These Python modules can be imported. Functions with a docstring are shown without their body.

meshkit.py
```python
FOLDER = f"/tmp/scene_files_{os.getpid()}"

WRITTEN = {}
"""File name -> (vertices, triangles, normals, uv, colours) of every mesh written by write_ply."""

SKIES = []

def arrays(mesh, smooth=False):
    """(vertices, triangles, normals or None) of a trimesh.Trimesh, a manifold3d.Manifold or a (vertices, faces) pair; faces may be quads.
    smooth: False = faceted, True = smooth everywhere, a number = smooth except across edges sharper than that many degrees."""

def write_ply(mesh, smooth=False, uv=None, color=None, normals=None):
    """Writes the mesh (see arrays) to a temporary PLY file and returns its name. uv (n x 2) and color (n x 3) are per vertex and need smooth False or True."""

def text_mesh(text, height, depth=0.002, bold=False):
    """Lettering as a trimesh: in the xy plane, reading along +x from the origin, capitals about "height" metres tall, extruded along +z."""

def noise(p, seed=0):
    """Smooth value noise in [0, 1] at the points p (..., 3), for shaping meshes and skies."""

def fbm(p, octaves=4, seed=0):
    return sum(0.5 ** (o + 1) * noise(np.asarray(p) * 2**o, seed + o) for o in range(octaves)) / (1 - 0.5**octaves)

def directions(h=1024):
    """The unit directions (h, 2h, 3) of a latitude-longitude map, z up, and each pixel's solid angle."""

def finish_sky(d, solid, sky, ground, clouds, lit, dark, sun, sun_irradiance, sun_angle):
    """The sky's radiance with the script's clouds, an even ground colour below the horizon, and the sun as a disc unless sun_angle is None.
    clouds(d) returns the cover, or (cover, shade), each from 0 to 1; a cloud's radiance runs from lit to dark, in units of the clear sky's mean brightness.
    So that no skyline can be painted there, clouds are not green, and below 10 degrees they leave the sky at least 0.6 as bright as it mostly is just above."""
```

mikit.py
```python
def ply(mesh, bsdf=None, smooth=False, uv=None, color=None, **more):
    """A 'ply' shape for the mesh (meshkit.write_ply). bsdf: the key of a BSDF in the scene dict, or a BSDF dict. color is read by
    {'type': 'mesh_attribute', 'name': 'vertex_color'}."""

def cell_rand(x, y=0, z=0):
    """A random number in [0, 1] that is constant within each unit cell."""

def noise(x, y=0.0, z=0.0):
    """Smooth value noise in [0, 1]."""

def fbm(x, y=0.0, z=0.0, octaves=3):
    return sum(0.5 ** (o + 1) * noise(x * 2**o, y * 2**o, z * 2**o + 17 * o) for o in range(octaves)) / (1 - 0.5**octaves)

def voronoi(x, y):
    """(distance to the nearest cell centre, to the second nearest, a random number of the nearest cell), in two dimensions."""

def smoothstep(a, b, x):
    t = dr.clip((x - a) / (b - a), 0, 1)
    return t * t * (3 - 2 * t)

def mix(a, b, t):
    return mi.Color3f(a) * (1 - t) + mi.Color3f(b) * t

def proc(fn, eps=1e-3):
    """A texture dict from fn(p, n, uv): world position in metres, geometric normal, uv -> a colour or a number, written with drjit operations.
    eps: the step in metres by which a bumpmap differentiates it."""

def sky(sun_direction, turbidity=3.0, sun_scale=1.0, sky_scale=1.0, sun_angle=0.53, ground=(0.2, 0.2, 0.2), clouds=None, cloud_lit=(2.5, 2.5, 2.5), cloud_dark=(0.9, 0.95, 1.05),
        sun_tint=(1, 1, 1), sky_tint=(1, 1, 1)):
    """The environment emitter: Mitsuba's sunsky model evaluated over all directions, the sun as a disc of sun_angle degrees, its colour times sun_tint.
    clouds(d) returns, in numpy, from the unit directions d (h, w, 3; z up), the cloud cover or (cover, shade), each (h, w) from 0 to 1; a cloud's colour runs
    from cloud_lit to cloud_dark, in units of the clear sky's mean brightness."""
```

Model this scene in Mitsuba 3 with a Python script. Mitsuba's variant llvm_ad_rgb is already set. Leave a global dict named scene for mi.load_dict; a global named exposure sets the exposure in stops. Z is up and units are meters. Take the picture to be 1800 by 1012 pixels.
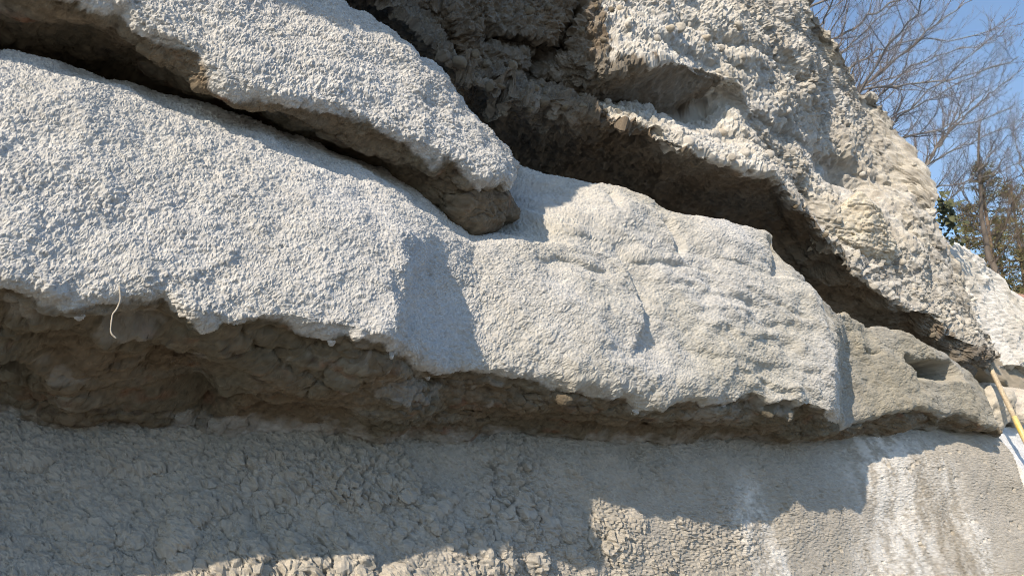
import math
import drjit as dr
import numpy as np
import trimesh
from scipy.interpolate import PchipInterpolator
from scipy.spatial import cKDTree
import mitsuba as mi
import meshkit
import mikit

T = mi.ScalarTransform4f
scene, labels = {}, {}

# ---------------------------------------------------------------- camera, sky, exposure
EYE = np.array([0.0, -1.5, 1.5])
LOOK = np.array([math.cos(math.radians(50)) * math.cos(math.radians(12.7)), math.sin(math.radians(50)) * math.cos(math.radians(12.7)), math.sin(math.radians(12.7))])
scene['camera'] = {'type': 'perspective', 'fov': 69.39, 'fov_axis': 'x', 'near_clip': 0.02, 'far_clip': 3000.0,
                   'to_world': T().look_at(origin=EYE.tolist(), target=(EYE + LOOK).tolist(), up=[0, 0, 1])}
SUN_AZ, SUN_EL = 20.0, 29.0      # the sun stands behind the viewer's left shoulder and grazes the rock face
SUN = [-math.cos(math.radians(SUN_AZ)) * math.cos(math.radians(SUN_EL)), -math.sin(math.radians(SUN_AZ)) * math.cos(math.radians(SUN_EL)), math.sin(math.radians(SUN_EL))]
def thin_cloud(d):
    q = d[..., :2] / np.maximum(d[..., 2:], 0.08)
    q = np.concatenate([q * [1.2, 2.2], 0 * q[..., :1]], -1)
    return 0.10 * np.clip(2.2 * meshkit.fbm(q, 4, 3) - 0.9, 0, 1)


scene['sky'] = mikit.sky(SUN, turbidity=3.0, ground=(0.2, 0.19, 0.17), sun_tint=(0.91, 0.985, 1.17), sky_tint=(0.95, 1.0, 1.09), sky_scale=1.25, clouds=thin_cloud, cloud_lit=(2.2, 2.2, 2.2))
exposure = 2.2
Q = 1.7                            # mesh pitch, in thousandths of the distance from where people stand

# ---------------------------------------------------------------- helpers
RNG = np.random.default_rng(7)


def tag(key, label=None, category=None, group=None, kind=None):
    labels[key] = {k: v for k, v in (('label', label), ('category', category), ('group', group), ('kind', kind)) if v}


def _in(P, scale, seed):
    q = np.ascontiguousarray((np.asarray(P) / scale + np.array([seed * 17.3, seed * 5.1, seed * 31.7])).T.astype(np.float32))
    return [mi.Float(a) for a in q]


def fbm(P, scale, octaves=3, seed=0):
    """centred noise, about -1..1, with features of the given size in metres"""
    return (np.array(mikit.fbm(*_in(P, scale, seed), octaves)) - 0.5) * 2.6


def lumps(P, spacing, lo, hi, flat, seed, share=1.0, sharp=1.0):
    """heights of rounded grains scattered over the points P (n, 3): spacing metres apart, radius lo..hi times the spacing, flat = height over radius;
    sharp above 1 turns them into flakes with flat tops and steep edges"""
    x, y, z = _in(P, spacing, seed)
    lo, hi, share, sharp = [dr.opaque(mi.Float, v) for v in (lo, hi, share, sharp)]
    ix, iy, iz = dr.floor(x), dr.floor(y), dr.floor(z)
    out = mi.Float(0)
    for a in (-1, 0, 1):
        for b in (-1, 0, 1):
            for c in (-1, 0, 1):
                cx, cy, cz = ix + a, iy + b, iz + c
                r1 = mikit.cell_rand(cx, cy, cz)
                f = lambda k: r1 * k - dr.floor(r1 * k)
                r = lo + (hi - lo) * f(6151.0)
                t = 1 - (dr.square(x - cx - 0.15 - 0.7 * f(97.0)) + dr.square(y - cy - 0.15 - 0.7 * f(389.0)) + dr.square(z - cz - 0.15 - 0.7 * f(1543.0))) / dr.square(r)
                out = dr.maximum(out, dr.select(r1 < share, dr.minimum(dr.sqrt(dr.maximum(t, 0)) * sharp, 1) * r * (0.5 + 0.8 * f(24593.0)), 0))
    return np.array(out) * flat * spacing


def cells(P, size, seed):
    """0 in the joints of a random angular crumb pattern, rising towards the middle of each crumb (about 0.5), and a random number per crumb"""
    x, y, z = _in(P, size, seed)
    ix, iy, iz = dr.floor(x), dr.floor(y), dr.floor(z)
    first, second, which = mi.Float(9), mi.Float(9), mi.Float(0)
    for a in (-1, 0, 1):
        for b in (-1, 0, 1):
            for c in (-1, 0, 1):
                cx, cy, cz = ix + a, iy + b, iz + c
                r1 = mikit.cell_rand(cx, cy, cz)
                f = lambda k: r1 * k - dr.floor(r1 * k)
                d = dr.sqrt(dr.square(x - cx - f(97.0)) + dr.square(y - cy - f(389.0)) + dr.square(z - cz - f(1543.0)))
                second = dr.select(d < first, first, dr.minimum(second, d))
                which = dr.select(d < first, f(6151.0), which)
                first = dr.minimum(first, d)
    return np.array(second - first), np.array(which)


def crumbs(P, size, height, seed, joint=0.25):
    """relief of angular crumbs with narrow joints between them"""
    e, r = cells(P, size, seed)
    return height * (np.clip(e / joint, 0, 1) ** 0.6 * (0.45 + 0.9 * r))


def curve_at(c, s, send):
    """a control curve sampled at the common stations s; past SK each curve runs to its own end"""
    c = np.asarray(c, float)
    t = c[:, 0] + np.arange(len(c)) * 1e-6
    e = t[-1]
    tt = np.where(s < SK, s, SK + (s - SK) / (send - SK) * (e - SK))
    x = np.interp(tt, t, c[:, 0])
    d, z = np.interp(tt, t, c[:, 1]), np.interp(tt, t, c[:, 2])
    return np.stack([x, -d, z], -1)


SK = 0.9


def stations(curves, send, s0=-6.0):
    """where the columns of a rock surface stand: closer together where it is near or turns fast"""
    s = np.linspace(s0, send, 8000)
    w = 0
    for c in curves:
        p = curve_at(c, s, send)
        slope = np.abs(np.gradient(p[:, 1], s)) + np.abs(np.gradient(p[:, 2], s)) * 0.5
        near = np.linalg.norm(p[:, :2] - EYE[:2], axis=1)
        w = np.maximum(w, np.sqrt(1 + slope ** 2) * np.maximum(1.3 / near ** 2, 0.45 / near))
    w = np.where(s < -0.15, np.minimum(w, 0.8) * 0.06, w)
    cum = np.concatenate([[0], np.cumsum(w[1:] * np.diff(s))])
    n = int(cum[-1] / (Q * 1e-3))
    return np.interp(np.linspace(0, cum[-1], n), cum, s)


def loft(groups, send, rows=None, keep=None):
    """a rock surface through control curves; a group is smooth inside, groups meet in a crease. Returns points (rows, columns, 3) and v (rows), v counting curves; rows thins out the strips that no one sees."""
    names = sorted({n for g in groups for n in g})
    s = stations([CURVES[n] for n in (keep or names)], send)
    P = {n: curve_at(CURVES[n], s, send) for n in names}
    inside = (s > 0.05)
    out, vs, base = [], [], 0
    for gi, g in enumerate(groups):
        A = np.stack([P[n] for n in g])
        seg = np.linalg.norm(np.diff(A, axis=0), axis=-1)
        k = np.arange(len(g))
        knots = np.concatenate([[0], np.cumsum(np.maximum(np.median(seg[:, inside], 1), 0.01))])
        v = []
        for j in range(len(g) - 1):
            m = seg[j][inside] / np.linalg.norm(A[j][inside] - EYE, axis=1)
            n = max(3, int(np.quantile(m, 0.6) / (Q * 1e-3) * (rows or {}).get(base + j, 1.0)))
            v += list(j + np.arange(n) / n)
        v.append(len(g) - 1.0)
        v = np.array(v)
        kv = np.interp(v, k, knots)
        S = PchipInterpolator(knots, A, axis=0)(kv) if len(g) > 2 else A[0] + (A[1] - A[0]) * v[:, None, None]
        first = 0 if gi == 0 else 1
        out.append(S[first:]); vs.append(v[first:] + base)
        base += len(g) - 1
    return np.concatenate(out), np.concatenate(vs), s


def soften(S, it=2):
    for _ in range(it):
        S[1:-1] = S[1:-1] * 0.5 + 0.25 * (S[:-2] + S[2:])
        S[:, 1:-1] = S[:, 1:-1] * 0.5 + 0.25 * (S[:, :-2] + S[:, 2:])
    return S


def normals(S):
    du, dv = np.gradient(S, axis=1), np.gradient(S, axis=0)
    n = np.cross(du, dv)
    return n / np.maximum(np.linalg.norm(n, axis=-1, keepdims=True), 1e-12)


def near_line(P, line, reach, wiggle=0.0, seed=0):
    """distance of the points P from a polyline, up to reach, and where along it (0..1) each one is nearest"""
    line = np.asarray(line, float)
    t = np.concatenate([[0], np.cumsum(np.linalg.norm(np.diff(line, axis=0), axis=1))])
    q = np.linspace(0, t[-1], max(2, int(t[-1] / 0.004)))
    pts = np.stack([np.interp(q, t, line[:, i]) for i in range(3)], 1)
    lo, hi = pts.min(0) - reach, pts.max(0) + reach
    m = np.nonzero(((P > lo) & (P < hi)).all(1))[0]
    d, a = np.full(len(P), 9.0), np.zeros(len(P))
    if len(m):
        X = P[m]
        if wiggle:
            X = X + wiggle * np.stack([fbm(X, 0.05, 3, seed), fbm(X, 0.05, 3, seed + 1), fbm(X, 0.05, 3, seed + 2)], 1)
        dd, i = cKDTree(pts).query(X, workers=-1)
        d[m], a[m] = dd, q[i] / t[-1]
    return d, a


def groove(P, line, w, depth, power=2.0, wiggle=0.006, seed=3, ends=True):
    """depth of a crack along a polyline"""
    d, a = near_line(P, line, 3 * w, wiggle, seed)
    return -depth * np.exp(-(d / w) ** power) * (np.clip(np.minimum(a, 1 - a) * 12 + 0.35, 0, 1) if ends else 1.0)


def ledge_step(P, line, w, amp, wiggle=0.008, seed=5, axis=0):
    """a small drip-edge along a line that runs across the face: the rock stands back just below it (axis 0) or just right of it (axis 2)"""
    line = np.asarray(line, float)
    o = np.argsort(line[:, axis])
    amp_max = float(np.max(amp))
    line = line[o]
    other = 2 - axis
    t = P[:, axis]
    lo, hi = line[0, axis], line[-1, axis]
    e = np.interp(t, line[:, axis], line[:, other]) + wiggle * fbm(P, 0.07, 3, seed)
    gap = (e - P[:, other]) if axis == 0 else (P[:, other] - e)
    y = np.interp(t, line[:, axis], line[:, 1])
    fade = np.clip((t - lo) / (0.15 * (hi - lo)), 0, 1) * np.clip((hi - t) / (0.15 * (hi - lo)), 0, 1) * np.clip(1.5 - np.abs(P[:, 1] - y) / 0.15, 0, 1)
    return -amp * np.where(gap > 0, np.exp(-np.maximum(gap, 0) / w) * np.clip(gap / (0.12 * w + 0.25 * amp_max), 0, 1), 0) * fade


def grid_faces(nr, nc, r0=0, r1=None, c0=0, c1=None):
    r1, c1 = nr - 1 if r1 is None else r1, nc - 1 if c1 is None else c1
    r, c = np.meshgrid(np.arange(r0, r1), np.arange(c0, c1), indexing='ij')
    a = (r * nc + c).ravel()
    return np.vstack([np.stack([a, a + 1, a + nc + 1], 1), np.stack([a, a + nc + 1, a + nc], 1)])


def sub(V, N, Cc, F):
    """the piece of a surface made of the faces F, with the normals of the whole so that no seam shows"""
    used, inv = np.unique(F, return_inverse=True)
    return V[used], inv.reshape(-1, 3), N[used], Cc[used]


def vnormals(V, F):
    n, f = np.zeros_like(V), np.cross(V[F[:, 1]] - V[F[:, 0]], V[F[:, 2]] - V[F[:, 0]])
    for k in range(3):
        for a in range(3):
            n[:, a] += np.bincount(F[:, k], f[:, a], len(V))
    return n / np.maximum(np.linalg.norm(n, axis=1, keepdims=True), 1e-20)


def put(key, V, F, N=None, color=None, bsdf=None, **more):
    path = meshkit.write_ply((V, F), True if N is None else False, None, color, normals=N)
    scene[key] = {'type': 'ply', 'filename': path, 'face_normals': False, 'bsdf': {'type': 'ref', 'id': bsdf}, **more}


def mixc(a, b, t):
    t = np.clip(t, 0, 1)[..., None]
    return np.asarray(a) * (1 - t) + np.asarray(b) * t


def principled(name, color, rough=0.9, spec=0.3, twosided=True, **more):
    b = {'type': 'principled', 'base_color': color if isinstance(color, dict) else {'type': 'rgb', 'value': list(color)}, 'roughness': rough, 'specular': spec, **more}
    scene[name] = {'type': 'twosided', 'bsdf': b} if twosided else b


principled('mat_stone', {'type': 'mesh_attribute', 'name': 'vertex_color'}, 0.95, 0.2)

# ---------------------------------------------------------------- control curves of the rock: (along the wall, out from it, height) in metres
CURVES = {
    'K0': [(-6, -1.71, 1.574), (-3, -0.21, 1.554), (-1.2, -0.16, 1.574), (-0.068, -0.11, 1.574), (0.16, -0.11, 1.563), (0.344, -0.11, 1.561), (0.501, -0.1, 1.562), (0.673, -0.07, 1.547), (0.931, -0.05, 1.541), (1.204, -0.05, 1.535), (1.513, -0.05, 1.546), (2.038, -0.05, 1.553), (2.935, -0.05, 1.57), (3.271, -0.02, 1.584), (3.665, 0.01, 1.608), (4.245, 0.05, 1.61), (4.602, 0.07, 1.601), (4.702, -0.05, 1.601), (4.762, -0.43, 1.601)],
    'Kum': [(-6, -1.52, 1.673), (-3, -0.02, 1.653), (-1.2, 0.03, 1.673), (-0.076, 0.08, 1.673), (0.128, 0.08, 1.658), (0.251, 0.08, 1.64), (0.385, 0.09, 1.638), (0.448, 0.14, 1.643), (0.513, 0.16, 1.641), (0.664, 0.2, 1.632), (0.778, 0.2, 1.621), (0.958, 0.12, 1.611), (1.071, 0.12, 1.613), (1.339, 0.13, 1.609), (1.767, 0.16, 1.602), (2.285, 0.18, 1.608), (2.548, 0.18, 1.606), (2.872, 0.09, 1.591), (3.208, 0.11, 1.636), (3.65, 0.12, 1.653), (3.97, 0.15, 1.651), (4.372, 0.15, 1.622), (4.472, 0.03, 1.622), (4.532, -0.35, 1.622)],
    'K1': [(-6, -1.27, 1.743), (-3, 0.23, 1.723), (-1.2, 0.28, 1.743), (-0.078, 0.33, 1.743), (0.091, 0.35, 1.73), (0.13, 0.35, 1.724), (0.177, 0.35, 1.72), (0.227, 0.35, 1.722), (0.3, 0.355, 1.736), (0.35, 0.36, 1.712), (0.429, 0.36, 1.718), (0.475, 0.36, 1.728), (0.532, 0.365, 1.72), (0.615, 0.37, 1.712), (0.68, 0.37, 1.706), (0.791, 0.27, 1.69), (0.865, 0.235, 1.68), (0.943, 0.225, 1.683), (1.017, 0.23, 1.693), (1.143, 0.24, 1.69), (1.243, 0.25, 1.686), (1.394, 0.258, 1.68), (1.515, 0.265, 1.656), (1.627, 0.27, 1.661), (1.886, 0.275, 1.675), (2.117, 0.283, 1.665), (2.39, 0.29, 1.652), (2.746, 0.13, 1.606), (2.872, 0.15, 1.634), (3.081, 0.17, 1.676), (3.366, 0.19, 1.707), (3.535, 0.17, 1.703), (3.687, 0.17, 1.686), (3.871, 0.19, 1.699), (4.074, 0.2, 1.644), (4.261, 0.19, 1.644), (4.361, 0.07, 1.644), (4.421, -0.31, 1.644)],
    'K1a': [(-6, -1.315, 1.721), (-3, 0.185, 1.701), (-1.2, 0.235, 1.721), (-0.078, 0.285, 1.721), (0.091, 0.305, 1.708), (0.13, 0.305, 1.702), (0.177, 0.305, 1.698), (0.227, 0.305, 1.7), (0.3, 0.31, 1.714), (0.35, 0.315, 1.69), (0.429, 0.315, 1.696), (0.475, 0.315, 1.706), (0.532, 0.32, 1.698), (0.615, 0.325, 1.69), (0.68, 0.325, 1.684), (0.791, 0.225, 1.668), (0.865, 0.19, 1.658), (0.943, 0.18, 1.661), (1.017, 0.185, 1.671), (1.143, 0.195, 1.668), (1.243, 0.205, 1.664), (1.394, 0.213, 1.658), (1.515, 0.22, 1.634), (1.627, 0.225, 1.639), (1.886, 0.23, 1.653), (2.117, 0.238, 1.643), (2.39, 0.245, 1.63), (2.746, 0.085, 1.584), (2.872, 0.105, 1.612), (3.081, 0.125, 1.654), (3.366, 0.145, 1.685), (3.535, 0.125, 1.681), (3.687, 0.125, 1.664), (3.871, 0.145, 1.677), (4.074, 0.155, 1.622), (4.261, 0.145, 1.622), (4.361, 0.025, 1.622), (4.421, -0.355, 1.622)],
    'K2': [(-6, -1.3, 1.893), (-3, 0.2, 1.873), (-1.2, 0.25, 1.893), (-0.101, 0.3, 1.893), (0.076, 0.31, 1.882), (0.298, 0.31, 1.896), (0.481, 0.32, 1.879), (0.632, 0.325, 1.876), (0.718, 0.33, 1.84), (0.84, 0.24, 1.859), (0.993, 0.175, 1.874), (1.103, 0.185, 1.867), (1.272, 0.205, 1.858), (1.495, 0.235, 1.859), (1.682, 0.24, 1.848), (2.224, 0.275, 1.829), (2.444, 0.285, 1.799), (2.824, 0.12, 1.81), (3.157, 0.15, 1.8), (3.433, 0.165, 1.824), (3.608, 0.15, 1.772), (3.976, 0.165, 1.791), (4.294, 0.17, 1.707), (4.394, 0.05, 1.707), (4.454, -0.33, 1.707)],
    'K3': [(-6, -1.4, 2.062), (-3, 0.1, 2.042), (-1.2, 0.15, 2.062), (-0.13, 0.2, 2.062), (0.064, 0.2, 2.066), (0.138, 0.2, 2.082), (0.221, 0.2, 2.079), (0.311, 0.2, 2.077), (0.412, 0.2, 2.057), (0.521, 0.2, 2.047), (0.637, 0.21, 2.032), (0.736, 0.22, 2.014), (0.813, 0.22, 1.989), (0.884, 0.18, 1.987), (0.961, 0.15, 1.982), (1.018, 0.14, 1.976), (1.133, 0.15, 2.004), (1.239, 0.16, 2.024), (1.31, 0.17, 2.029), (1.486, 0.19, 2.036), (1.711, 0.2, 2.061), (1.878, 0.21, 2.055), (2.179, 0.22, 2.054), (2.471, 0.24, 2.026), (2.557, 0.25, 1.943), (2.909, 0.1, 1.943), (3.256, 0.12, 1.92), (3.498, 0.14, 1.893), (3.759, 0.13, 1.882), (4.173, 0.15, 1.802), (4.34, 0.15, 1.724), (4.44, 0.03, 1.724), (4.5, -0.35, 1.724)],
    'K3b': [(-6, -1.42, 2.083), (-3, 0.08, 2.063), (-1.2, 0.13, 2.083), (-0.134, 0.18, 2.083), (0.064, 0.18, 2.087), (0.223, 0.18, 2.1), (0.417, 0.18, 2.077), (0.65, 0.18, 2.063), (0.758, 0.18, 2.045), (0.849, 0.18, 2.019), (0.933, 0.13, 2.016), (1.047, 0.1, 2.017), (1.175, 0.1, 2.044), (1.285, 0.11, 2.066), (1.35, 0.13, 2.061), (1.533, 0.15, 2.078), (1.759, 0.165, 2.096), (1.931, 0.175, 2.093), (2.241, 0.185, 2.091), (2.533, 0.21, 2.056), (2.611, 0.23, 1.972), (2.94, 0.09, 1.97), (3.311, 0.1, 1.957), (3.635, 0.11, 1.938), (4.21, 0.14, 1.821), (4.368, 0.14, 1.737), (4.468, 0.02, 1.737), (4.528, -0.36, 1.737)],
    'K4': [(-6, -1.46, 2.114), (-3, 0.04, 2.094), (-1.2, 0.09, 2.114), (-0.14, 0.14, 2.114), (0.064, 0.14, 2.116), (0.228, 0.14, 2.132), (0.429, 0.14, 2.108), (0.669, 0.14, 2.096), (0.81, 0.14, 2.075), (0.89, 0.13, 2.055), (1.027, 0.03, 2.071), (1.159, 0, 2.1), (1.271, 0.01, 2.145), (1.342, 0.05, 2.184), (1.437, 0.09, 2.186), (1.585, 0.13, 2.181), (1.833, 0.145, 2.178), (2.26, 0.16, 2.193), (2.363, 0.165, 2.147), (2.512, 0.18, 2.083), (2.667, 0.2, 1.998), (2.973, 0.08, 2.01), (3.354, 0.085, 1.996), (3.735, 0.1, 1.974), (4.248, 0.13, 1.841), (4.396, 0.13, 1.747), (4.496, 0.01, 1.747), (4.556, -0.37, 1.747)],
    'K5': [(-6, -1.56, 2.187), (-3, -0.06, 2.167), (-1.2, -0.01, 2.187), (-0.155, 0.04, 2.187), (0.067, 0.05, 2.169), (0.149, 0.05, 2.189), (0.242, 0.05, 2.188), (0.343, 0.05, 2.19), (0.455, 0.05, 2.173), (0.577, 0.05, 2.165), (0.684, 0.05, 2.155), (0.77, 0.05, 2.15), (0.863, 0.05, 2.127), (0.949, 0.03, 2.113), (1.096, -0.07, 2.153), (1.236, -0.1, 2.226), (1.32, -0.06, 2.328), (1.417, -0.03, 2.325), (1.507, 0, 2.31), (1.6, 0.03, 2.302), (1.682, 0.05, 2.308), (1.751, 0.06, 2.291), (1.849, 0.07, 2.251), (2.003, 0.08, 2.271), (2.137, 0.09, 2.286), (2.338, 0.12, 2.29), (2.376, 0.135, 2.251), (2.432, 0.145, 2.179), (2.554, 0.15, 2.122), (2.63, 0.16, 2.071), (2.761, 0.16, 2.028), (3.071, 0.04, 2.071), (3.198, 0.04, 2.063), (3.363, 0.05, 2.049), (3.446, 0.05, 2.04), (3.565, 0.05, 2.044), (3.787, 0.06, 2.027), (3.955, 0.07, 1.997), (4.094, 0.08, 1.959), (4.242, 0.09, 1.925), (4.328, 0.1, 1.878), (4.378, 0.11, 1.815), (4.413, 0.12, 1.754), (4.513, 0, 1.754), (4.573, -0.38, 1.754)],
    'K6': [(-6, -1.86, 2.127), (-3, -0.36, 2.107), (-1.2, -0.31, 2.127), (-0.155, -0.26, 2.127), (0.067, -0.25, 2.109), (0.149, -0.25, 2.129), (0.242, -0.25, 2.128), (0.343, -0.25, 2.13), (0.455, -0.25, 2.113), (0.577, -0.25, 2.105), (0.684, -0.25, 2.095), (0.77, -0.25, 2.09), (0.863, -0.25, 2.067), (0.949, -0.27, 2.053), (1.096, -0.37, 2.093), (1.236, -0.4, 2.166), (1.32, -0.36, 2.268), (1.417, -0.33, 2.265), (1.507, -0.3, 2.25), (1.6, -0.27, 2.242), (1.682, -0.25, 2.248), (1.751, -0.24, 2.231), (1.849, -0.23, 2.191), (2.003, -0.22, 2.211), (2.137, -0.21, 2.226), (2.338, -0.18, 2.23), (2.376, -0.165, 2.191), (2.432, -0.155, 2.119), (2.554, -0.15, 2.062), (2.63, -0.14, 2.011), (2.761, -0.14, 1.968), (3.071, -0.26, 2.01), (3.198, -0.26, 2.003), (3.363, -0.25, 1.989), (3.446, -0.25, 1.98), (3.565, -0.25, 1.984), (3.787, -0.24, 1.967), (3.955, -0.23, 1.937), (4.094, -0.22, 1.899), (4.242, -0.21, 1.865), (4.328, -0.2, 1.818), (4.378, -0.19, 1.755), (4.413, -0.18, 1.694), (4.513, -0.3, 1.694), (4.573, -0.68, 1.694)],
    'K7': [(-6, -2.56, 2.087), (-3, -1.06, 2.067), (-1.2, -1.01, 2.087), (-0.155, -0.96, 2.087), (0.067, -0.95, 2.069), (0.149, -0.95, 2.089), (0.242, -0.95, 2.088), (0.343, -0.95, 2.09), (0.455, -0.95, 2.073), (0.577, -0.95, 2.065), (0.684, -0.95, 2.055), (0.77, -0.95, 2.05), (0.863, -0.95, 2.027), (0.949, -0.97, 2.013), (1.096, -1.07, 2.053), (1.236, -1.1, 2.126), (1.32, -1.06, 2.228), (1.417, -1.03, 2.225), (1.507, -1, 2.21), (1.6, -0.97, 2.202), (1.682, -0.95, 2.208), (1.751, -0.94, 2.191), (1.849, -0.93, 2.151), (2.003, -0.92, 2.171), (2.137, -0.91, 2.186), (2.338, -0.88, 2.19), (2.376, -0.865, 2.151), (2.432, -0.855, 2.079), (2.554, -0.85, 2.022), (2.63, -0.84, 1.971), (2.761, -0.84, 1.928), (3.071, -0.96, 1.97), (3.198, -0.96, 1.963), (3.363, -0.95, 1.949), (3.446, -0.95, 1.94), (3.565, -0.95, 1.944), (3.787, -0.94, 1.927), (3.955, -0.93, 1.897), (4.094, -0.92, 1.859), (4.242, -0.91, 1.825), (4.328, -0.9, 1.778), (4.378, -0.89, 1.715), (4.413, -0.88, 1.654), (4.513, -1, 1.654), (4.573, -1.38, 1.654)],
    'W0': [(-6, -1.77, 1.624), (-3, -0.27, 1.604), (-1.2, -0.22, 1.624), (-0.068, -0.17, 1.624), (0.16, -0.17, 1.613), (0.344, -0.17, 1.611), (0.501, -0.16, 1.612), (0.673, -0.13, 1.597), (0.931, -0.11, 1.591), (1.204, -0.11, 1.585), (1.513, -0.11, 1.596), (2.038, -0.11, 1.603), (2.935, -0.11, 1.62), (3.271, -0.08, 1.634), (3.665, -0.05, 1.658), (4.245, -0.01, 1.66), (4.602, 0.01, 1.651), (4.702, -0.11, 1.651), (4.762, -0.49, 1.651)],
    'Wa': [(-6, -1.675, 1.539), (-3, -0.175, 1.519), (-1.2, -0.125, 1.539), (-0.068, -0.075, 1.539), (0.16, -0.075, 1.528), (0.344, -0.075, 1.526), (0.501, -0.065, 1.527), (0.673, -0.035, 1.512), (0.931, -0.015, 1.506), (1.204, -0.015, 1.5), (1.513, -0.015, 1.511), (2.038, -0.015, 1.518), (2.935, -0.015, 1.535), (3.271, 0.015, 1.549), (3.665, 0.045, 1.573), (4.245, 0.085, 1.575), (4.602, 0.105, 1.566), (4.702, -0.015, 1.566), (4.762, -0.395, 1.566)],
    'W1': [(-6, -1.635, 1.444), (-3, -0.135, 1.424), (-1.2, -0.085, 1.444), (-0.068, -0.035, 1.444), (0.16, -0.035, 1.433), (0.344, -0.035, 1.431), (0.501, -0.025, 1.432), (0.673, 0.005, 1.417), (0.931, 0.025, 1.411), (1.204, 0.025, 1.405), (1.513, 0.025, 1.416), (2.038, 0.025, 1.423), (2.935, 0.025, 1.44), (3.271, 0.055, 1.454), (3.665, 0.085, 1.478), (4.245, 0.125, 1.48), (4.602, 0.145, 1.471), (4.702, 0.025, 1.471), (4.762, -0.355, 1.471)],
    'W2': [(-6, -1.53, 1.174), (-3, -0.03, 1.154), (-1.2, 0.02, 1.174), (-0.068, 0.07, 1.174), (0.16, 0.07, 1.163), (0.344, 0.07, 1.161), (0.501, 0.08, 1.162), (0.673, 0.11, 1.147), (0.931, 0.126, 1.141), (1.204, 0.095, 1.135), (1.513, 0.06, 1.146), (2.038, 0.055, 1.153), (2.935, 0.054, 1.17), (3.271, 0.087, 1.184), (3.665, 0.122, 1.208), (4.245, 0.168, 1.21), (4.602, 0.19, 1.201), (4.702, 0.07, 1.201), (4.762, -0.31, 1.201)],
    'W3': [(-6, -1.49, 0.874), (-3, 0.01, 0.854), (-1.2, 0.06, 0.874), (-0.068, 0.11, 0.874), (0.16, 0.105, 0.863), (0.344, 0.099, 0.861), (0.501, 0.103, 0.862), (0.673, 0.128, 0.847), (0.931, 0.139, 0.841), (1.204, 0.13, 0.835), (1.513, 0.12, 0.846), (2.038, 0.11, 0.853), (2.935, 0.106, 0.87), (3.271, 0.141, 0.884), (3.665, 0.178, 0.908), (4.245, 0.227, 0.91), (4.602, 0.25, 0.901), (4.702, 0.13, 0.901), (4.762, -0.25, 0.901)],
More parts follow.
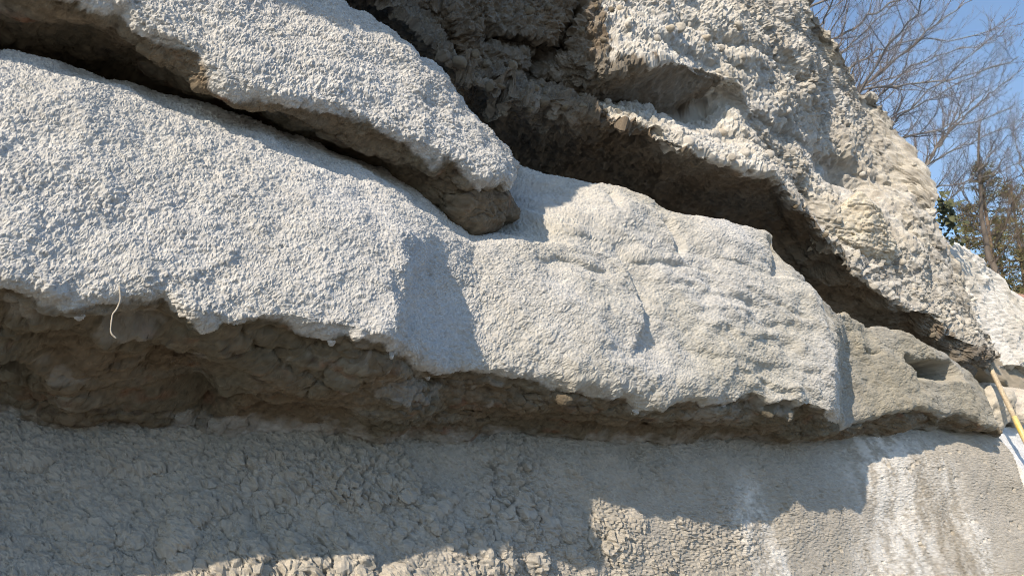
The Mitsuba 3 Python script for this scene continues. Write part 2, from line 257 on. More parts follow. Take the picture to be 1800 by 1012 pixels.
    'W4': [(-6, -1.41, -0.03), (-3, 0.09, -0.03), (-1.2, 0.14, -0.03), (-0.068, 0.19, -0.03), (0.16, 0.19, -0.03), (0.344, 0.19, -0.03), (0.501, 0.2, -0.03), (0.673, 0.23, -0.03), (0.931, 0.25, -0.03), (1.204, 0.25, -0.03), (1.513, 0.25, -0.03), (2.038, 0.25, -0.03), (2.935, 0.25, -0.03), (3.271, 0.28, -0.03), (3.665, 0.31, -0.03), (4.245, 0.35, -0.03), (4.602, 0.37, -0.03), (4.702, 0.25, -0.03), (4.762, -0.13, -0.03)],
    'B1': [(-6, -1.6, 2.224), (-3, -0.1, 2.204), (-1.2, -0.05, 2.224), (-0.162, 0, 2.224), (0.063, 0, 2.239), (0.198, 0, 2.244), (0.348, 0.02, 2.228), (0.516, 0.04, 2.205), (0.705, 0.06, 2.188), (0.844, 0.08, 2.152), (0.96, 0.1, 2.097), (0.973, 0.13, 2.063), (1.039, 0.155, 2.048), (1.119, 0.14, 2.074), (1.201, 0.08, 2.125), (1.251, -0.04, 2.125), (1.291, -0.32, 2.125)],
    'B0': [(-6, -1.9, 2.194), (-3, -0.4, 2.174), (-1.2, -0.35, 2.194), (-0.162, -0.3, 2.194), (0.063, -0.3, 2.208), (0.198, -0.3, 2.214), (0.348, -0.28, 2.198), (0.516, -0.26, 2.175), (0.705, -0.24, 2.158), (0.844, -0.22, 2.122), (0.96, -0.2, 2.067), (0.973, -0.17, 2.033), (1.039, -0.145, 2.018), (1.119, -0.16, 2.044), (1.201, -0.22, 2.095), (1.251, -0.34, 2.095), (1.291, -0.62, 2.095)],
    'B2': [(-6, -1.4, 2.237), (-3, 0.1, 2.217), (-1.2, 0.15, 2.237), (-0.157, 0.2, 2.237), (0.04, 0.22, 2.237), (0.21, 0.24, 2.241), (0.233, 0.24, 2.224), (0.279, 0.25, 2.208), (0.33, 0.25, 2.195), (0.353, 0.25, 2.176), (0.408, 0.25, 2.165), (0.491, 0.25, 2.166), (0.582, 0.25, 2.184), (0.702, 0.25, 2.169), (0.799, 0.24, 2.157), (0.85, 0.235, 2.15), (0.891, 0.235, 2.146), (0.959, 0.23, 2.132), (1.043, 0.215, 2.15), (1.143, 0.14, 2.179), (1.193, 0.02, 2.179), (1.233, -0.26, 2.179)],
    'B2a': [(-6, -1.45, 2.215), (-3, 0.05, 2.195), (-1.2, 0.1, 2.215), (-0.157, 0.15, 2.215), (0.04, 0.17, 2.215), (0.21, 0.19, 2.219), (0.233, 0.19, 2.202), (0.279, 0.2, 2.186), (0.33, 0.2, 2.173), (0.353, 0.2, 2.154), (0.408, 0.2, 2.143), (0.491, 0.2, 2.144), (0.582, 0.2, 2.162), (0.702, 0.2, 2.147), (0.799, 0.19, 2.135), (0.85, 0.185, 2.127), (0.891, 0.185, 2.124), (0.959, 0.18, 2.111), (1.043, 0.165, 2.128), (1.143, 0.09, 2.157), (1.193, -0.03, 2.157), (1.233, -0.31, 2.157)],
    'B3': [(-6, -1.41, 2.312), (-3, 0.09, 2.292), (-1.2, 0.14, 2.312), (-0.168, 0.19, 2.312), (0.031, 0.2, 2.326), (0.286, 0.22, 2.284), (0.495, 0.22, 2.288), (0.669, 0.22, 2.29), (0.782, 0.22, 2.262), (0.912, 0.21, 2.227), (1.003, 0.2, 2.203), (1.067, 0.185, 2.196), (1.164, 0.12, 2.211), (1.214, 0, 2.211), (1.254, -0.28, 2.211)],
    'B4': [(-6, -1.55, 2.497), (-3, -0.05, 2.477), (-1.2, 0, 2.497), (-0.201, 0.05, 2.497), (0.021, 0.05, 2.532), (0.303, 0.08, 2.517), (0.61, 0.1, 2.522), (0.663, 0.1, 2.505), (0.726, 0.1, 2.489), (0.792, 0.12, 2.453), (0.833, 0.12, 2.426), (0.897, 0.12, 2.419), (0.942, 0.12, 2.403), (0.985, 0.12, 2.365), (1.033, 0.12, 2.317), (1.092, 0.12, 2.29), (1.153, 0.11, 2.279), (1.212, 0.07, 2.262), (1.262, -0.05, 2.262), (1.302, -0.33, 2.262)],
    'B5': [(-6, -2.05, 2.527), (-3, -0.55, 2.507), (-1.2, -0.5, 2.527), (-0.201, -0.45, 2.527), (0.021, -0.45, 2.562), (0.303, -0.42, 2.547), (0.61, -0.4, 2.553), (0.663, -0.4, 2.535), (0.726, -0.4, 2.519), (0.792, -0.38, 2.483), (0.833, -0.38, 2.456), (0.897, -0.38, 2.449), (0.942, -0.38, 2.433), (0.985, -0.38, 2.395), (1.033, -0.38, 2.347), (1.092, -0.38, 2.32), (1.153, -0.39, 2.309), (1.212, -0.43, 2.292), (1.262, -0.55, 2.292), (1.302, -0.83, 2.292)],
    'Ub': [(-6, -1.8, 2.758), (-3, -0.3, 2.758), (-1.2, -0.3, 2.758), (0.387, -0.3, 2.758), (0.914, -0.26, 2.72), (1.109, -0.22, 2.599), (1.31, -0.2, 2.495), (1.532, -0.18, 2.504), (1.908, -0.14, 2.532), (2.388, -0.12, 2.497), (2.844, -0.12, 2.498), (3.196, -0.12, 2.285), (3.82, -0.1, 2.17), (4.227, -0.05, 2.088), (4.463, 0.02, 1.978), (4.695, 0.05, 1.981), (4.815, -0.15, 1.981), (4.995, -1.45, 1.981)],
    'Ua': [(-6, -2.02, 2.638), (-3, -0.52, 2.638), (-1.2, -0.52, 2.638), (0.387, -0.52, 2.638), (0.914, -0.48, 2.6), (1.109, -0.44, 2.479), (1.31, -0.42, 2.375), (1.532, -0.4, 2.384), (1.908, -0.36, 2.412), (2.388, -0.34, 2.377), (2.844, -0.34, 2.378), (3.196, -0.34, 2.165), (3.82, -0.32, 2.05), (4.227, -0.27, 1.968), (4.463, -0.2, 1.858), (4.695, -0.17, 1.861), (4.815, -0.37, 1.861), (4.995, -1.67, 1.861)],
    'Uz': [(-6, -2.37, 2.188), (-3, -0.87, 2.188), (-1.2, -0.87, 2.188), (0.387, -0.87, 2.188), (0.914, -0.83, 2.15), (1.109, -0.79, 2.029), (1.31, -0.77, 1.925), (1.532, -0.75, 1.934), (1.908, -0.71, 1.962), (2.388, -0.69, 1.927), (2.844, -0.69, 1.928), (3.196, -0.69, 1.715), (3.82, -0.67, 1.6), (4.227, -0.62, 1.518), (4.463, -0.55, 1.408), (4.695, -0.52, 1.411), (4.815, -0.72, 1.411), (4.995, -2.02, 1.411)],
    'Uc': [(-6, -1.6, 2.831), (-3, -0.1, 2.831), (-1.2, -0.1, 2.831), (0.324, -0.1, 2.831), (0.681, -0.08, 2.774), (0.903, -0.05, 2.657), (1.081, -0.02, 2.532), (1.242, 0.02, 2.501), (1.429, 0.06, 2.502), (1.556, 0.09, 2.503), (1.623, 0.11, 2.492), (1.734, 0.13, 2.485), (1.85, 0.15, 2.459), (2.14, 0.17, 2.47), (2.37, 0.17, 2.512), (2.486, 0.13, 2.497), (2.595, 0.1, 2.496), (2.72, 0.08, 2.461), (2.831, 0.07, 2.424), (2.924, 0.07, 2.37), (3.059, 0.07, 2.332), (3.236, 0.03, 2.264), (3.337, 0.03, 2.253), (3.485, 0.04, 2.224), (3.671, 0.05, 2.187), (3.844, 0.06, 2.176), (4.029, 0.06, 2.172), (4.132, 0.05, 2.115), (4.366, 0.06, 2.076), (4.712, 0.07, 2.092), (4.835, 0.07, 2.061), (4.955, -0.13, 2.061), (5.135, -1.43, 2.061)],
    'Ucd': [(-6, -1.64, 2.924), (-3, -0.14, 2.924), (-1.2, -0.14, 2.924), (0.326, -0.14, 2.924), (0.919, -0.08, 2.722), (1.102, -0.05, 2.579), (1.34, -0.01, 2.559), (1.508, 0.02, 2.55), (1.641, 0.05, 2.561), (1.8, 0.08, 2.556), (1.923, 0.1, 2.551), (2.212, 0.13, 2.566), (2.4, 0.12, 2.603), (2.732, 0.06, 2.613), (3.002, 0.03, 2.507), (3.133, 0.04, 2.401), (3.567, 0.03, 2.343), (3.884, 0.05, 2.272), (4.419, 0.04, 2.246), (4.844, 0.04, 2.121), (4.964, -0.16, 2.121), (5.144, -1.46, 2.121)],
    'Ud': [(-6, -1.7, 3.039), (-3, -0.2, 3.039), (-1.2, -0.2, 3.039), (0.332, -0.2, 3.039), (0.941, -0.12, 2.797), (1.129, -0.09, 2.634), (1.393, -0.07, 2.636), (1.59, -0.06, 2.627), (1.825, -0.06, 2.687), (1.979, -0.06, 2.692), (2.099, -0.05, 2.716), (2.216, -0.03, 2.777), (2.321, 0.03, 2.845), (2.441, 0.07, 2.748), (2.765, 0.05, 2.713), (3.089, 0, 2.666), (3.258, -0.02, 2.657), (3.333, 0, 2.557), (3.579, 0.04, 2.483), (3.874, 0.03, 2.54), (4.133, 0.03, 2.463), (4.475, 0.03, 2.325), (4.796, 0.03, 2.15), (4.916, -0.17, 2.15), (5.096, -1.47, 2.15)],
    'Ue': [(-6, -1.6, 3.054), (-3, -0.1, 3.054), (-1.2, -0.1, 3.054), (0.302, -0.1, 3.054), (0.893, -0.05, 2.915), (1.167, -0.02, 2.79), (1.436, 0.02, 2.728), (1.554, 0.12, 2.636), (1.598, 0.14, 2.67), (1.778, 0.155, 2.751), (1.938, 0.15, 2.78), (2.276, 0.11, 2.845), (2.518, 0.08, 2.841), (2.977, -0, 2.881), (3.628, -0.16, 2.966), (3.776, -0.18, 2.882), (4.002, -0.1, 2.897), (4.102, -0.03, 2.836), (4.29, 0, 2.721), (4.53, 0, 2.601), (4.707, -0.03, 2.5), (4.827, -0.23, 2.5), (5.007, -1.53, 2.5)],
    'Uf': [(-6, -1.5, 3.1), (-3, 0, 3.1), (-1.2, 0, 3.1), (0.27, 0, 3.1), (1.047, 0, 3.001), (1.338, 0.04, 2.91), (1.493, 0.08, 2.919), (1.965, 0.1, 3.074), (2.374, 0.07, 3.165), (3.044, -0.06, 3.235), (3.799, -0.24, 3.337), (4.217, -0.28, 3.318), (4.384, -0.2, 3.212), (4.493, -0.1, 3.066), (4.548, -0.03, 2.912), (4.668, -0.23, 2.912), (4.848, -1.53, 2.912)],
    'Ug': [(-6, -1.05, 2.83), (-3, 0.45, 2.83), (-1.2, 0.45, 2.83), (0.168, 0.45, 2.83), (0.617, 0.4, 2.927), (1.175, 0.1, 3.296), (2.06, 0.05, 3.431), (2.943, -0.03, 3.564), (3.618, -0.18, 3.657), (4.404, -0.3, 3.624), (4.647, -0.22, 3.433), (4.768, -0.42, 3.433), (4.947, -1.72, 3.433)],
    'Uh': [(-6, -1.05, 3.29), (-3, 0.45, 3.29), (-1.2, 0.45, 3.29), (0.124, 0.45, 3.29), (0.786, 0.35, 3.433), (1.42, 0.1, 3.786), (2.365, 0, 3.979), (3.013, -0.04, 3.908), (3.414, -0.12, 3.814), (3.89, -0.22, 3.665), (4.452, -0.32, 3.644), (4.572, -0.52, 3.644), (4.752, -1.82, 3.644)],
    'Ui': [(-6, -2.25, 3.49), (-3, -0.75, 3.49), (-1.2, -0.75, 3.49), (0.124, -0.75, 3.49), (0.786, -0.85, 3.633), (1.42, -1.1, 3.986), (2.365, -1.2, 4.179), (3.013, -1.24, 4.108), (3.414, -1.32, 4.014), (3.89, -1.42, 3.865), (4.452, -1.52, 3.844), (4.572, -1.72, 3.844), (4.752, -3.02, 3.844)],
    'Uj': [(-6, -6.05, 4.29), (-3, -4.55, 4.29), (-1.2, -4.55, 4.29), (0.124, -4.55, 4.29), (0.786, -4.65, 4.433), (1.42, -4.9, 4.786), (2.365, -5, 4.979), (3.013, -5.04, 4.908), (3.414, -5.12, 4.814), (3.89, -5.22, 4.665), (4.452, -5.32, 4.644), (4.572, -5.52, 4.644), (4.752, -6.82, 4.644)],
    'G0': [(4.612, -0.35, 1.856), (5.433, -0.35, 1.966), (5.812, -0.3, 2.001), (6.353, -0.25, 2.015), (7.007, -0.25, 1.975), (10.007, -0.55, 0.975), (13.007, -3.25, 0.475)],
    'G1': [(4.046, -0.1, 2.017), (4.736, -0.1, 2.01), (5.124, -0.08, 1.997), (5.509, -0.05, 2.058), (5.681, -0.05, 2.075), (6.292, -0.05, 2.085), (9.292, -0.35, 1.085), (12.292, -3.05, 0.585)],
    'G2': [(4.185, -0.12, 2.341), (4.801, -0.12, 2.288), (5.401, -0.13, 2.304), (6.126, -0.15, 2.283), (6.745, -0.15, 2.212), (9.745, -0.45, 1.212), (12.745, -3.15, 0.713)],
    'G3': [(4.48, -0.2, 2.703), (5.078, -0.2, 2.663), (5.636, -0.23, 2.659), (6.269, -0.26, 2.587), (6.653, -0.27, 2.517), (7.287, -0.27, 2.362), (10.287, -0.57, 1.362), (13.287, -3.27, 0.862)],
    'G4': [(4.931, -0.35, 3.011), (5.291, -0.35, 3.006), (5.587, -0.35, 2.949), (5.774, -0.35, 2.95), (6.077, -0.36, 2.945), (6.434, -0.38, 2.947), (6.691, -0.4, 2.928), (6.896, -0.4, 2.817), (7.193, -0.4, 2.704), (7.85, -0.4, 2.479), (10.85, -0.7, 1.479), (13.85, -3.4, 0.979)],
    'G5': [(4.931, -0.95, 3.011), (5.291, -0.95, 3.006), (5.587, -0.95, 2.949), (5.774, -0.95, 2.95), (6.077, -0.96, 2.945), (6.434, -0.98, 2.947), (6.691, -1, 2.928), (6.896, -1, 2.817), (7.193, -1, 2.704), (7.85, -1, 2.479), (10.85, -1.3, 1.479), (13.85, -4, 0.979)],
    'G6': [(4.931, -4.35, 3.311), (5.291, -4.35, 3.306), (5.587, -4.35, 3.249), (5.774, -4.35, 3.25), (6.077, -4.36, 3.245), (6.434, -4.38, 3.247), (6.691, -4.4, 3.228), (6.896, -4.4, 3.117), (7.193, -4.4, 3.004), (7.85, -4.4, 2.779), (10.85, -4.7, 1.779), (13.85, -7.4, 1.279)],
}

# cracks, drip edges, hollows and stains: points on the rock in metres
LINES = {
    'mid_crack': [(1.334, -0.146, 2.048), (1.365, -0.148, 2.051), (1.395, -0.151, 2.053), (1.426, -0.154, 2.056), (1.458, -0.157, 2.058), (1.489, -0.161, 2.06), (1.521, -0.165, 2.062), (1.554, -0.169, 2.064), (1.585, -0.174, 2.065), (1.617, -0.179, 2.065), (1.65, -0.184, 2.066), (1.69, -0.185, 2.071), (1.733, -0.183, 2.077), (1.778, -0.181, 2.082), (1.818, -0.182, 2.082), (1.859, -0.184, 2.082), (1.901, -0.185, 2.082), (1.944, -0.187, 2.082)],
    'mid_crack_deep': [(1.622, -0.169, 2.074), (1.662, -0.177, 2.073), (1.711, -0.18, 2.077), (1.769, -0.177, 2.085)],
    'strata_a': [(1.564, -0.203, 2.009), (1.598, -0.205, 2.007), (1.632, -0.207, 2.005), (1.666, -0.21, 2.003), (1.702, -0.212, 2.001), (1.737, -0.214, 1.999), (1.772, -0.217, 1.995), (1.808, -0.22, 1.992), (1.845, -0.223, 1.988), (1.882, -0.226, 1.985), (1.923, -0.228, 1.984), (1.964, -0.23, 1.982), (2.005, -0.233, 1.98), (2.047, -0.235, 1.978), (2.089, -0.238, 1.975), (2.133, -0.241, 1.972)],
    'strata_b': [(1.698, -0.237, 1.87), (1.735, -0.239, 1.869), (1.772, -0.242, 1.868), (1.81, -0.244, 1.866), (1.85, -0.247, 1.865), (1.889, -0.25, 1.863), (1.929, -0.253, 1.861), (1.972, -0.255, 1.861), (2.017, -0.257, 1.865), (2.064, -0.259, 1.87), (2.111, -0.262, 1.873), (2.16, -0.264, 1.877), (2.209, -0.267, 1.88), (2.262, -0.268, 1.884), (2.313, -0.27, 1.881), (2.364, -0.272, 1.878), (2.416, -0.275, 1.875)],
    'strata_c': [(1.826, -0.264, 1.753), (1.864, -0.266, 1.75), (1.903, -0.269, 1.746), (1.943, -0.271, 1.743), (1.98, -0.273, 1.734), (2.016, -0.276, 1.725), (2.054, -0.278, 1.716), (2.093, -0.28, 1.707), (2.14, -0.282, 1.707), (2.189, -0.283, 1.707), (2.239, -0.284, 1.707), (2.286, -0.286, 1.701), (2.334, -0.288, 1.694), (2.388, -0.287, 1.687)],
    'strata_d': [(1.976, -0.222, 2.018), (2.017, -0.225, 2.014), (2.059, -0.228, 2.009), (2.102, -0.231, 2.005), (2.146, -0.234, 2.001), (2.19, -0.238, 1.995), (2.233, -0.242, 1.989), (2.278, -0.245, 1.983), (2.324, -0.248, 1.976), (2.37, -0.252, 1.968), (2.405, -0.257, 1.953), (2.441, -0.262, 1.937), (2.501, -0.256, 1.926)],
    'strata_e': [(1.618, -0.248, 1.801), (1.651, -0.249, 1.798), (1.685, -0.251, 1.794), (1.718, -0.253, 1.791), (1.752, -0.255, 1.787), (1.786, -0.258, 1.783), (1.824, -0.259, 1.783), (1.862, -0.261, 1.783), (1.902, -0.263, 1.784), (1.942, -0.265, 1.784), (1.983, -0.267, 1.784), (2.024, -0.269, 1.783), (2.067, -0.271, 1.783), (2.11, -0.274, 1.783), (2.155, -0.276, 1.782), (2.201, -0.278, 1.782), (2.248, -0.28, 1.781), (2.296, -0.281, 1.779), (2.346, -0.283, 1.778), (2.399, -0.284, 1.776)],
    'strata_f': [(1.178, -0.163, 1.98), (1.207, -0.165, 1.984), (1.236, -0.168, 1.989), (1.265, -0.171, 1.993), (1.294, -0.175, 1.994), (1.322, -0.18, 1.993), (1.351, -0.184, 1.991), (1.381, -0.188, 1.991), (1.411, -0.193, 1.99), (1.442, -0.197, 1.99)],
    'strata_g': [(1.705, -0.227, 1.927), (1.742, -0.229, 1.927), (1.779, -0.231, 1.926), (1.818, -0.234, 1.926), (1.856, -0.236, 1.926), (1.896, -0.239, 1.926), (1.937, -0.241, 1.925), (1.979, -0.244, 1.925), (2.021, -0.246, 1.925), (2.065, -0.249, 1.925), (2.109, -0.251, 1.925), (2.155, -0.254, 1.924), (2.201, -0.257, 1.924), (2.249, -0.259, 1.924), (2.301, -0.261, 1.924), (2.354, -0.262, 1.925), (2.407, -0.264, 1.925)],
    'lobe': [(1.491, -0.172, 2.052), (1.491, -0.192, 2.029), (1.506, -0.199, 2.011), (1.511, -0.206, 1.988), (1.515, -0.212, 1.965), (1.516, -0.218, 1.941), (1.511, -0.224, 1.915), (1.507, -0.229, 1.89), (1.498, -0.234, 1.864), (1.487, -0.237, 1.839), (1.476, -0.241, 1.815), (1.463, -0.244, 1.791), (1.446, -0.247, 1.768), (1.429, -0.25, 1.745), (1.412, -0.253, 1.723)],
    'lump_edge': [(2.304, -0.134, 2.265), (2.319, -0.146, 2.228), (2.316, -0.158, 2.185), (2.286, -0.175, 2.136), (2.229, -0.192, 2.084)],
    'lump_groove': [(1.778, -0.124, 2.215), (1.783, -0.143, 2.176), (1.785, -0.157, 2.137), (1.784, -0.169, 2.096)],
    'lump_notch': [(1.571, -0.067, 2.275), (1.566, -0.094, 2.237), (1.553, -0.114, 2.196)],
    'under_edge': [(0.305, -0.238, 1.689), (0.318, -0.238, 1.685), (0.331, -0.239, 1.681), (0.344, -0.237, 1.676), (0.36, -0.224, 1.671), (0.378, -0.204, 1.667), (0.396, -0.186, 1.663), (0.414, -0.17, 1.657), (0.432, -0.156, 1.651), (0.449, -0.138, 1.643), (0.465, -0.111, 1.631), (0.482, -0.091, 1.622), (0.499, -0.087, 1.619), (0.517, -0.084, 1.615)],
    'under_ridge': [(0.117, -0.162, 1.679), (0.129, -0.151, 1.675), (0.142, -0.14, 1.671), (0.154, -0.129, 1.667), (0.167, -0.119, 1.663), (0.18, -0.105, 1.657), (0.194, -0.09, 1.651), (0.207, -0.076, 1.645), (0.221, -0.063, 1.638), (0.235, -0.049, 1.631), (0.25, -0.034, 1.624), (0.265, -0.017, 1.616)],
    'under_hole_a': [(0.41, -0.352, 1.708), (0.428, -0.351, 1.709), (0.449, -0.341, 1.709), (0.474, -0.319, 1.706)],
    'under_hole_b': [(0.538, -0.323, 1.698), (0.559, -0.327, 1.696), (0.58, -0.331, 1.695), (0.6, -0.338, 1.695)],
    'under_hole_c': [(0.665, -0.324, 1.685), (0.671, -0.343, 1.691), (0.678, -0.359, 1.697)],
    'under_hole_d': [(0.854, -0.228, 1.67), (0.885, -0.217, 1.668), (0.919, -0.205, 1.667), (0.95, -0.199, 1.667), (0.98, -0.195, 1.67)],
    'under_hole_e': [(0.134, -0.041, 1.644), (0.149, -0.048, 1.644), (0.164, -0.056, 1.645), (0.178, -0.064, 1.645)],
    'under_hole_f': [(0.484, -0.043, 1.605), (0.495, -0.074, 1.615), (0.515, -0.089, 1.617)],
    'under_dark': [(1.417, -0.071, 1.58), (1.451, -0.07, 1.58), (1.488, -0.067, 1.579), (1.526, -0.063, 1.579), (1.563, -0.062, 1.579), (1.596, -0.064, 1.578), (1.63, -0.067, 1.577), (1.664, -0.07, 1.577), (1.698, -0.073, 1.576), (1.733, -0.076, 1.576), (1.768, -0.08, 1.575), (1.807, -0.082, 1.575), (1.848, -0.082, 1.574), (1.886, -0.085, 1.575), (1.92, -0.092, 1.577), (1.956, -0.099, 1.579), (1.994, -0.104, 1.581), (2.033, -0.109, 1.583), (2.073, -0.114, 1.585), (2.113, -0.119, 1.587)],
    'block_hollow': [(3.484, -0.136, 1.898), (3.581, -0.138, 1.885), (3.709, -0.132, 1.884), (3.855, -0.123, 1.89), (4.007, -0.117, 1.901)],
    'block_crack': [(3.05, -0.11, 1.927), (3.115, -0.115, 1.918), (3.206, -0.114, 1.929)],
    'block_step': [(3.474, -0.14, 1.891), (3.468, -0.158, 1.828), (3.43, -0.176, 1.761)],
    'block_line': [(3.537, -0.083, 2.006), (3.553, -0.101, 1.965), (3.664, -0.103, 1.962), (3.787, -0.103, 1.959)],
    'cliff_crack_a': [(1.192, 0.055, 2.7), (1.223, 0.05, 2.701), (1.255, 0.044, 2.703), (1.286, 0.036, 2.707), (1.318, 0.028, 2.71), (1.349, 0.019, 2.713), (1.381, 0.009, 2.715), (1.409, -0.005, 2.722), (1.435, -0.021, 2.728)],
    'cliff_crack_b': [(1.435, -0.021, 2.728), (1.426, 0, 2.71), (1.416, 0.02, 2.691), (1.408, 0.039, 2.671), (1.398, 0.058, 2.65), (1.369, 0.055, 2.615)],
    'cliff_crack_c': [(1.435, -0.021, 2.728), (1.441, -0.035, 2.754), (1.448, -0.049, 2.781), (1.457, -0.06, 2.81), (1.466, -0.069, 2.841), (1.477, -0.075, 2.875)],
    'cliff_crack_d': [(1.086, 0.042, 2.548), (1.111, 0.031, 2.552), (1.148, 0.036, 2.567), (1.179, 0.035, 2.57), (1.204, 0.027, 2.562), (1.229, 0.019, 2.555), (1.226, -0.006, 2.519), (1.259, 0.013, 2.511)],
    'cliff_crack_e': [(1.057, 0.089, 2.723), (1.072, 0.09, 2.703), (1.087, 0.091, 2.683), (1.102, 0.09, 2.663), (1.116, 0.088, 2.641), (1.134, 0.081, 2.624), (1.146, 0.062, 2.601), (1.157, 0.044, 2.578)],
    'cliff_crack_f': [(1.385, 0.055, 2.617), (1.43, 0.063, 2.632), (1.464, 0.059, 2.638), (1.495, 0.054, 2.636), (1.529, 0.056, 2.629), (1.537, 0.032, 2.603), (1.545, 0.005, 2.582), (1.586, 0.005, 2.591), (1.622, -0.001, 2.596), (1.677, 0.011, 2.616), (1.747, 0.033, 2.647), (1.806, 0.043, 2.67)],
    'bould_crack': [(2.111, 0.033, 2.716), (2.159, 0.029, 2.744), (2.202, 0.02, 2.769), (2.237, 0.006, 2.792), (2.255, -0.018, 2.811), (2.261, -0.048, 2.824), (2.264, -0.08, 2.835)],
    'ledge_hollow': [(1.665, -0.014, 2.505), (1.705, -0.025, 2.506), (1.752, -0.027, 2.504), (1.804, -0.025, 2.502)],
    'over_a': [(2.476, -0.077, 2.498), (2.564, -0.039, 2.496), (2.649, -0.003, 2.491), (2.743, 0.036, 2.488), (2.849, 0.082, 2.486), (2.899, 0.096, 2.463), (2.943, 0.106, 2.438), (2.987, 0.116, 2.411), (3.029, 0.122, 2.386), (3.065, 0.109, 2.365), (3.1, 0.097, 2.344), (3.137, 0.085, 2.323), (3.158, 0.056, 2.313), (3.178, 0.027, 2.304), (3.194, -0.003, 2.293), (3.212, -0.031, 2.279), (3.288, -0.033, 2.278), (3.368, -0.034, 2.278)],
    'over_b': [(3.121, 0.187, 2.313), (3.16, 0.167, 2.299), (3.201, 0.148, 2.285), (3.253, 0.134, 2.273), (3.303, 0.116, 2.266), (3.347, 0.095, 2.258), (3.393, 0.074, 2.25), (3.437, 0.052, 2.243), (3.479, 0.029, 2.235), (3.519, 0.005, 2.227), (3.55, -0.023, 2.217)],
    'over_c': [(2.927, 0.175, 2.436), (2.97, 0.175, 2.411), (3.013, 0.174, 2.385), (3.057, 0.173, 2.358), (3.101, 0.172, 2.331), (3.147, 0.173, 2.304), (3.197, 0.176, 2.277), (3.265, 0.188, 2.253)],
    'over_d': [(3.43, 0.134, 2.24), (3.492, 0.125, 2.23), (3.554, 0.114, 2.219), (3.616, 0.104, 2.208), (3.679, 0.092, 2.197), (3.736, 0.077, 2.187), (3.796, 0.062, 2.177), (3.863, 0.049, 2.168), (3.929, 0.036, 2.159)],
    'over_e': [(4.144, -0.049, 2.188), (4.157, -0.051, 2.128), (4.276, -0.021, 2.085)],
    'cliff_gully': [(2.753, -0.053, 2.671), (2.816, -0.046, 2.661), (2.886, -0.035, 2.653), (2.96, -0.023, 2.646), (3.012, -0.016, 2.627), (3.028, -0.018, 2.591), (3.041, -0.021, 2.554), (3.052, -0.026, 2.516), (3.061, -0.031, 2.478), (3.069, -0.038, 2.44), (3.073, -0.046, 2.401), (3.073, -0.056, 2.361)],
    'cliff_hollow': [(3.359, 0.067, 2.837), (3.713, 0.174, 2.945), (3.827, 0.167, 2.955), (3.909, 0.144, 2.952), (3.984, 0.117, 2.947)],
    'cliff_stratum': [(2.168, -0.097, 3.021), (2.243, -0.09, 3.041), (2.322, -0.083, 3.063), (2.409, -0.072, 3.088), (2.511, -0.05, 3.117), (2.623, -0.026, 3.149), (2.741, -0, 3.183)],
    'cliff_top_hollow': [(1.813, -0.094, 3.022), (1.857, -0.098, 3.021), (1.901, -0.102, 3.02), (1.947, -0.106, 3.02), (1.998, -0.106, 3.022), (2.055, -0.102, 3.028), (2.115, -0.099, 3.034)],
    'wall_crack_a': [(0.164, 0.057, 1.491), (0.178, 0.056, 1.489), (0.192, 0.055, 1.486), (0.206, 0.054, 1.483), (0.22, 0.054, 1.482), (0.234, 0.055, 1.485), (0.249, 0.056, 1.487)],
    'wall_crack_b': [(0.294, 0.053, 1.479), (0.308, 0.052, 1.477), (0.323, 0.051, 1.475), (0.337, 0.051, 1.474), (0.352, 0.05, 1.472), (0.367, 0.049, 1.472), (0.382, 0.047, 1.471), (0.397, 0.046, 1.471), (0.412, 0.045, 1.471), (0.428, 0.045, 1.474), (0.443, 0.045, 1.477), (0.459, 0.046, 1.479)],
    'wall_crack_c': [(0.57, -0.005, 1.385), (0.587, -0.005, 1.389), (0.605, -0.005, 1.395), (0.621, -0.004, 1.403), (0.638, -0.002, 1.412), (0.654, -0.001, 1.421), (0.671, 0.001, 1.431), (0.688, 0.003, 1.441)],
    'wall_streak_a': [(2.265, -0.041, 1.304), (2.277, -0.043, 1.276), (2.288, -0.045, 1.248), (2.299, -0.048, 1.22), (2.31, -0.051, 1.192), (2.322, -0.054, 1.165), (2.332, -0.058, 1.138), (2.342, -0.062, 1.111)],
    'wall_streak_b': [(3.315, -0.064, 1.427), (3.324, -0.07, 1.394), (3.335, -0.075, 1.36), (3.347, -0.079, 1.327), (3.351, -0.083, 1.293), (3.349, -0.086, 1.258), (3.345, -0.089, 1.224), (3.34, -0.093, 1.19), (3.328, -0.097, 1.157), (3.31, -0.101, 1.124), (3.291, -0.105, 1.092), (3.273, -0.109, 1.06), (3.255, -0.113, 1.029)],
    'wall_streak_c': [(3.672, -0.103, 1.373), (3.695, -0.108, 1.339), (3.719, -0.114, 1.306), (3.742, -0.119, 1.272), (3.764, -0.125, 1.238), (3.784, -0.132, 1.205), (3.799, -0.139, 1.171), (3.812, -0.146, 1.137), (3.825, -0.154, 1.103), (3.836, -0.162, 1.069), (3.848, -0.17, 1.036), (3.86, -0.177, 1.002)],
    'wall_edge': [(1.184, 0.024, 1.513), (1.177, 0.01, 1.491), (1.173, -0.001, 1.469), (1.17, -0.01, 1.448), (1.167, -0.017, 1.427), (1.161, -0.025, 1.407), (1.154, -0.032, 1.387), (1.148, -0.039, 1.366), (1.141, -0.046, 1.347), (1.135, -0.052, 1.327)],
    'wall_damp': [(3.587, -0.103, 1.302), (3.592, -0.107, 1.266), (3.596, -0.112, 1.23), (3.599, -0.118, 1.194), (3.619, -0.125, 1.161), (3.645, -0.133, 1.13), (3.672, -0.142, 1.099), (3.698, -0.15, 1.067), (3.725, -0.159, 1.036)],
    'pt_nose': [(1.022, -0.166, 2.082)],
    'pt_cream': [(3.451, -0.011, 2.55)],
